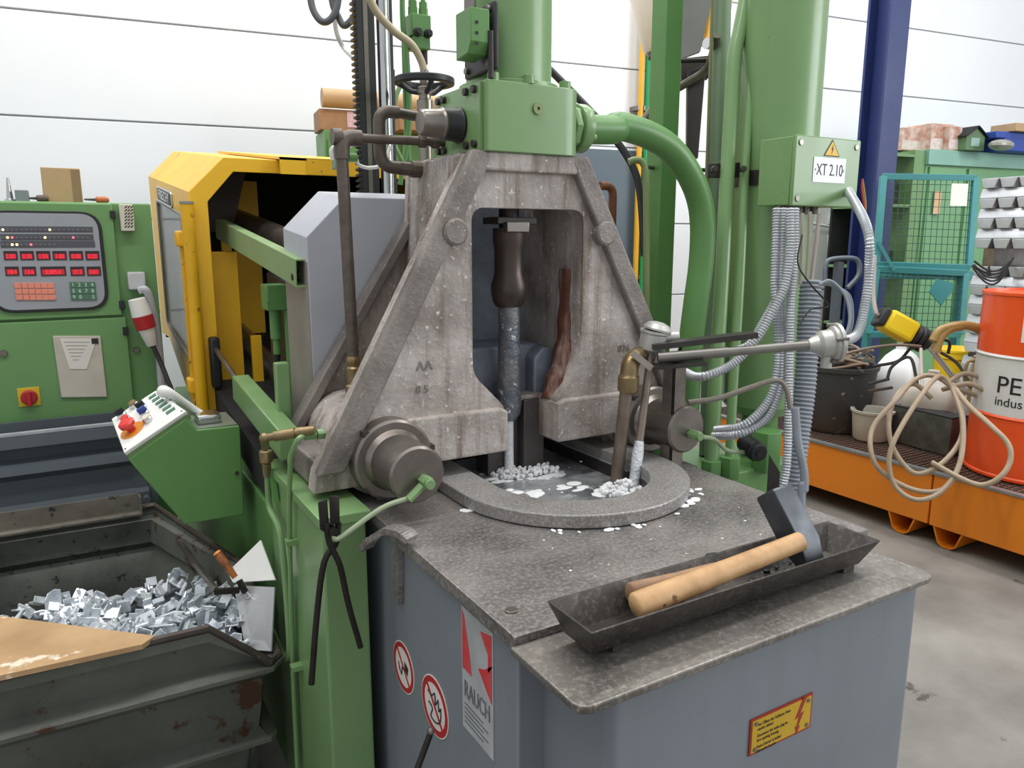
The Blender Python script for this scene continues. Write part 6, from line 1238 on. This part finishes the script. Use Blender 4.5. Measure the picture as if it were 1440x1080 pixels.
b = MB(); Q = [oD(958, 82, 2.64), oD(1000, 78, 2.64), oD(996, 110, 2.64), oD(958, 112, 2.64)]; b.hexa(Q, [p+V((.02, .03, 0)) for p in Q]); b.build('upper_flap', MATS['dark_brown_leather'], stp)
ho = MB(); ho.prism([(0, 0), (.14, .0), (.2, .5), (.06, .4)], 'y', 0, .12); ho.v = [v+oD(992, 55, 3.4) for v in ho.v]; ho = ho.build('hoist_housing', mat('hoist_yellow', 'E8A82A', .45, var=.5), bev=.01); L(ho, 'yellow hoist housing at the top between the pipes', 'hoist')
b = MB(); b.cyl(oD(1000, 62, 3.38)+V((-.03, 0, 0)), oD(1000, 62, 3.38)+V((.06, 0, 0)), .025, n=14); b.build('clevis', CHR, ho)
for px, cl, lab in ((901, 'E0A82A', 'yellow'), (909.5, '1E8A50', 'green'), (917, '6A2A2E', 'dark red')):
    q = onwall(px, 140, .08); o = MB(); o.cyl((q.x, q.y, 0), (q.x, q.y, 4.2), .02, n=14); o = o.build('wall_pipe', mat('pipe_'+cl, cl, .4, var=.3)); L(o, lab+' supply pipe running up the back wall', 'pipe')
    for zc2 in (1.2, 2.4):
        b = MB(); b.box(q.x-.03, q.x+.03, q.y-.01, q.y+.1, zc2, zc2+.03); b.build('pipe_clip', STL, o)
th = T('trolley', oD(1185, 480, 4.0)*V((1, 1, 0)), 'grey hand trolley with tubular handle behind the cables', 'trolley')
dt = 5.15; GRT2 = mat('slate_tube', '5E6670', .4, .2, var=.4)
b = MB(); b.tube(sm([oD(1160, 395, dt), oD(1161, 375, dt), oD(1168, 365, dt), oD(1198, 363, dt), oD(1208, 370, dt), oD(1207, 388, dt), oD(1192, 405, dt)], 6), .017, 12); b.build('handle', GRT2, th)
b = MB(); q = oD(1180, 368, dt+.02); b.box(q.x-.03, q.x+.03, q.y-.02, q.y+.02, .05, q.z); b.build('upright', GRT2, th)
b = MB(); b.box(q.x-.12, q.x+.12, q.y-.02, q.y+.2, .05, .12); b.build('platform', GRT2, th, bev=.005)
ws = onwall(1170, 300, .02); o = MB(); o.hexa(*[[onwall(x, y, d_) for x, y in ((1168, 302), (1180, 302), (1180, 322), (1168, 322))] for d_ in (0, .04)]); o = o.build('wall_switch', WHT, bev=.004); L(o, 'small white switch box on the back wall below the junction box', 'switch')
b = MB(); b.tube([onwall(1166, 330, .05), onwall(1166, 460, .05)], .015, 10); o = b.build('wall_pipe', WHT); L(o, 'thin white pipe running down the wall beside the blue column', 'pipe')
b = MB(); b.tube([onwall(1140, 314, .05), onwall(1185, 322, .05)], .012, 10); b.build('branch', WHT, o)
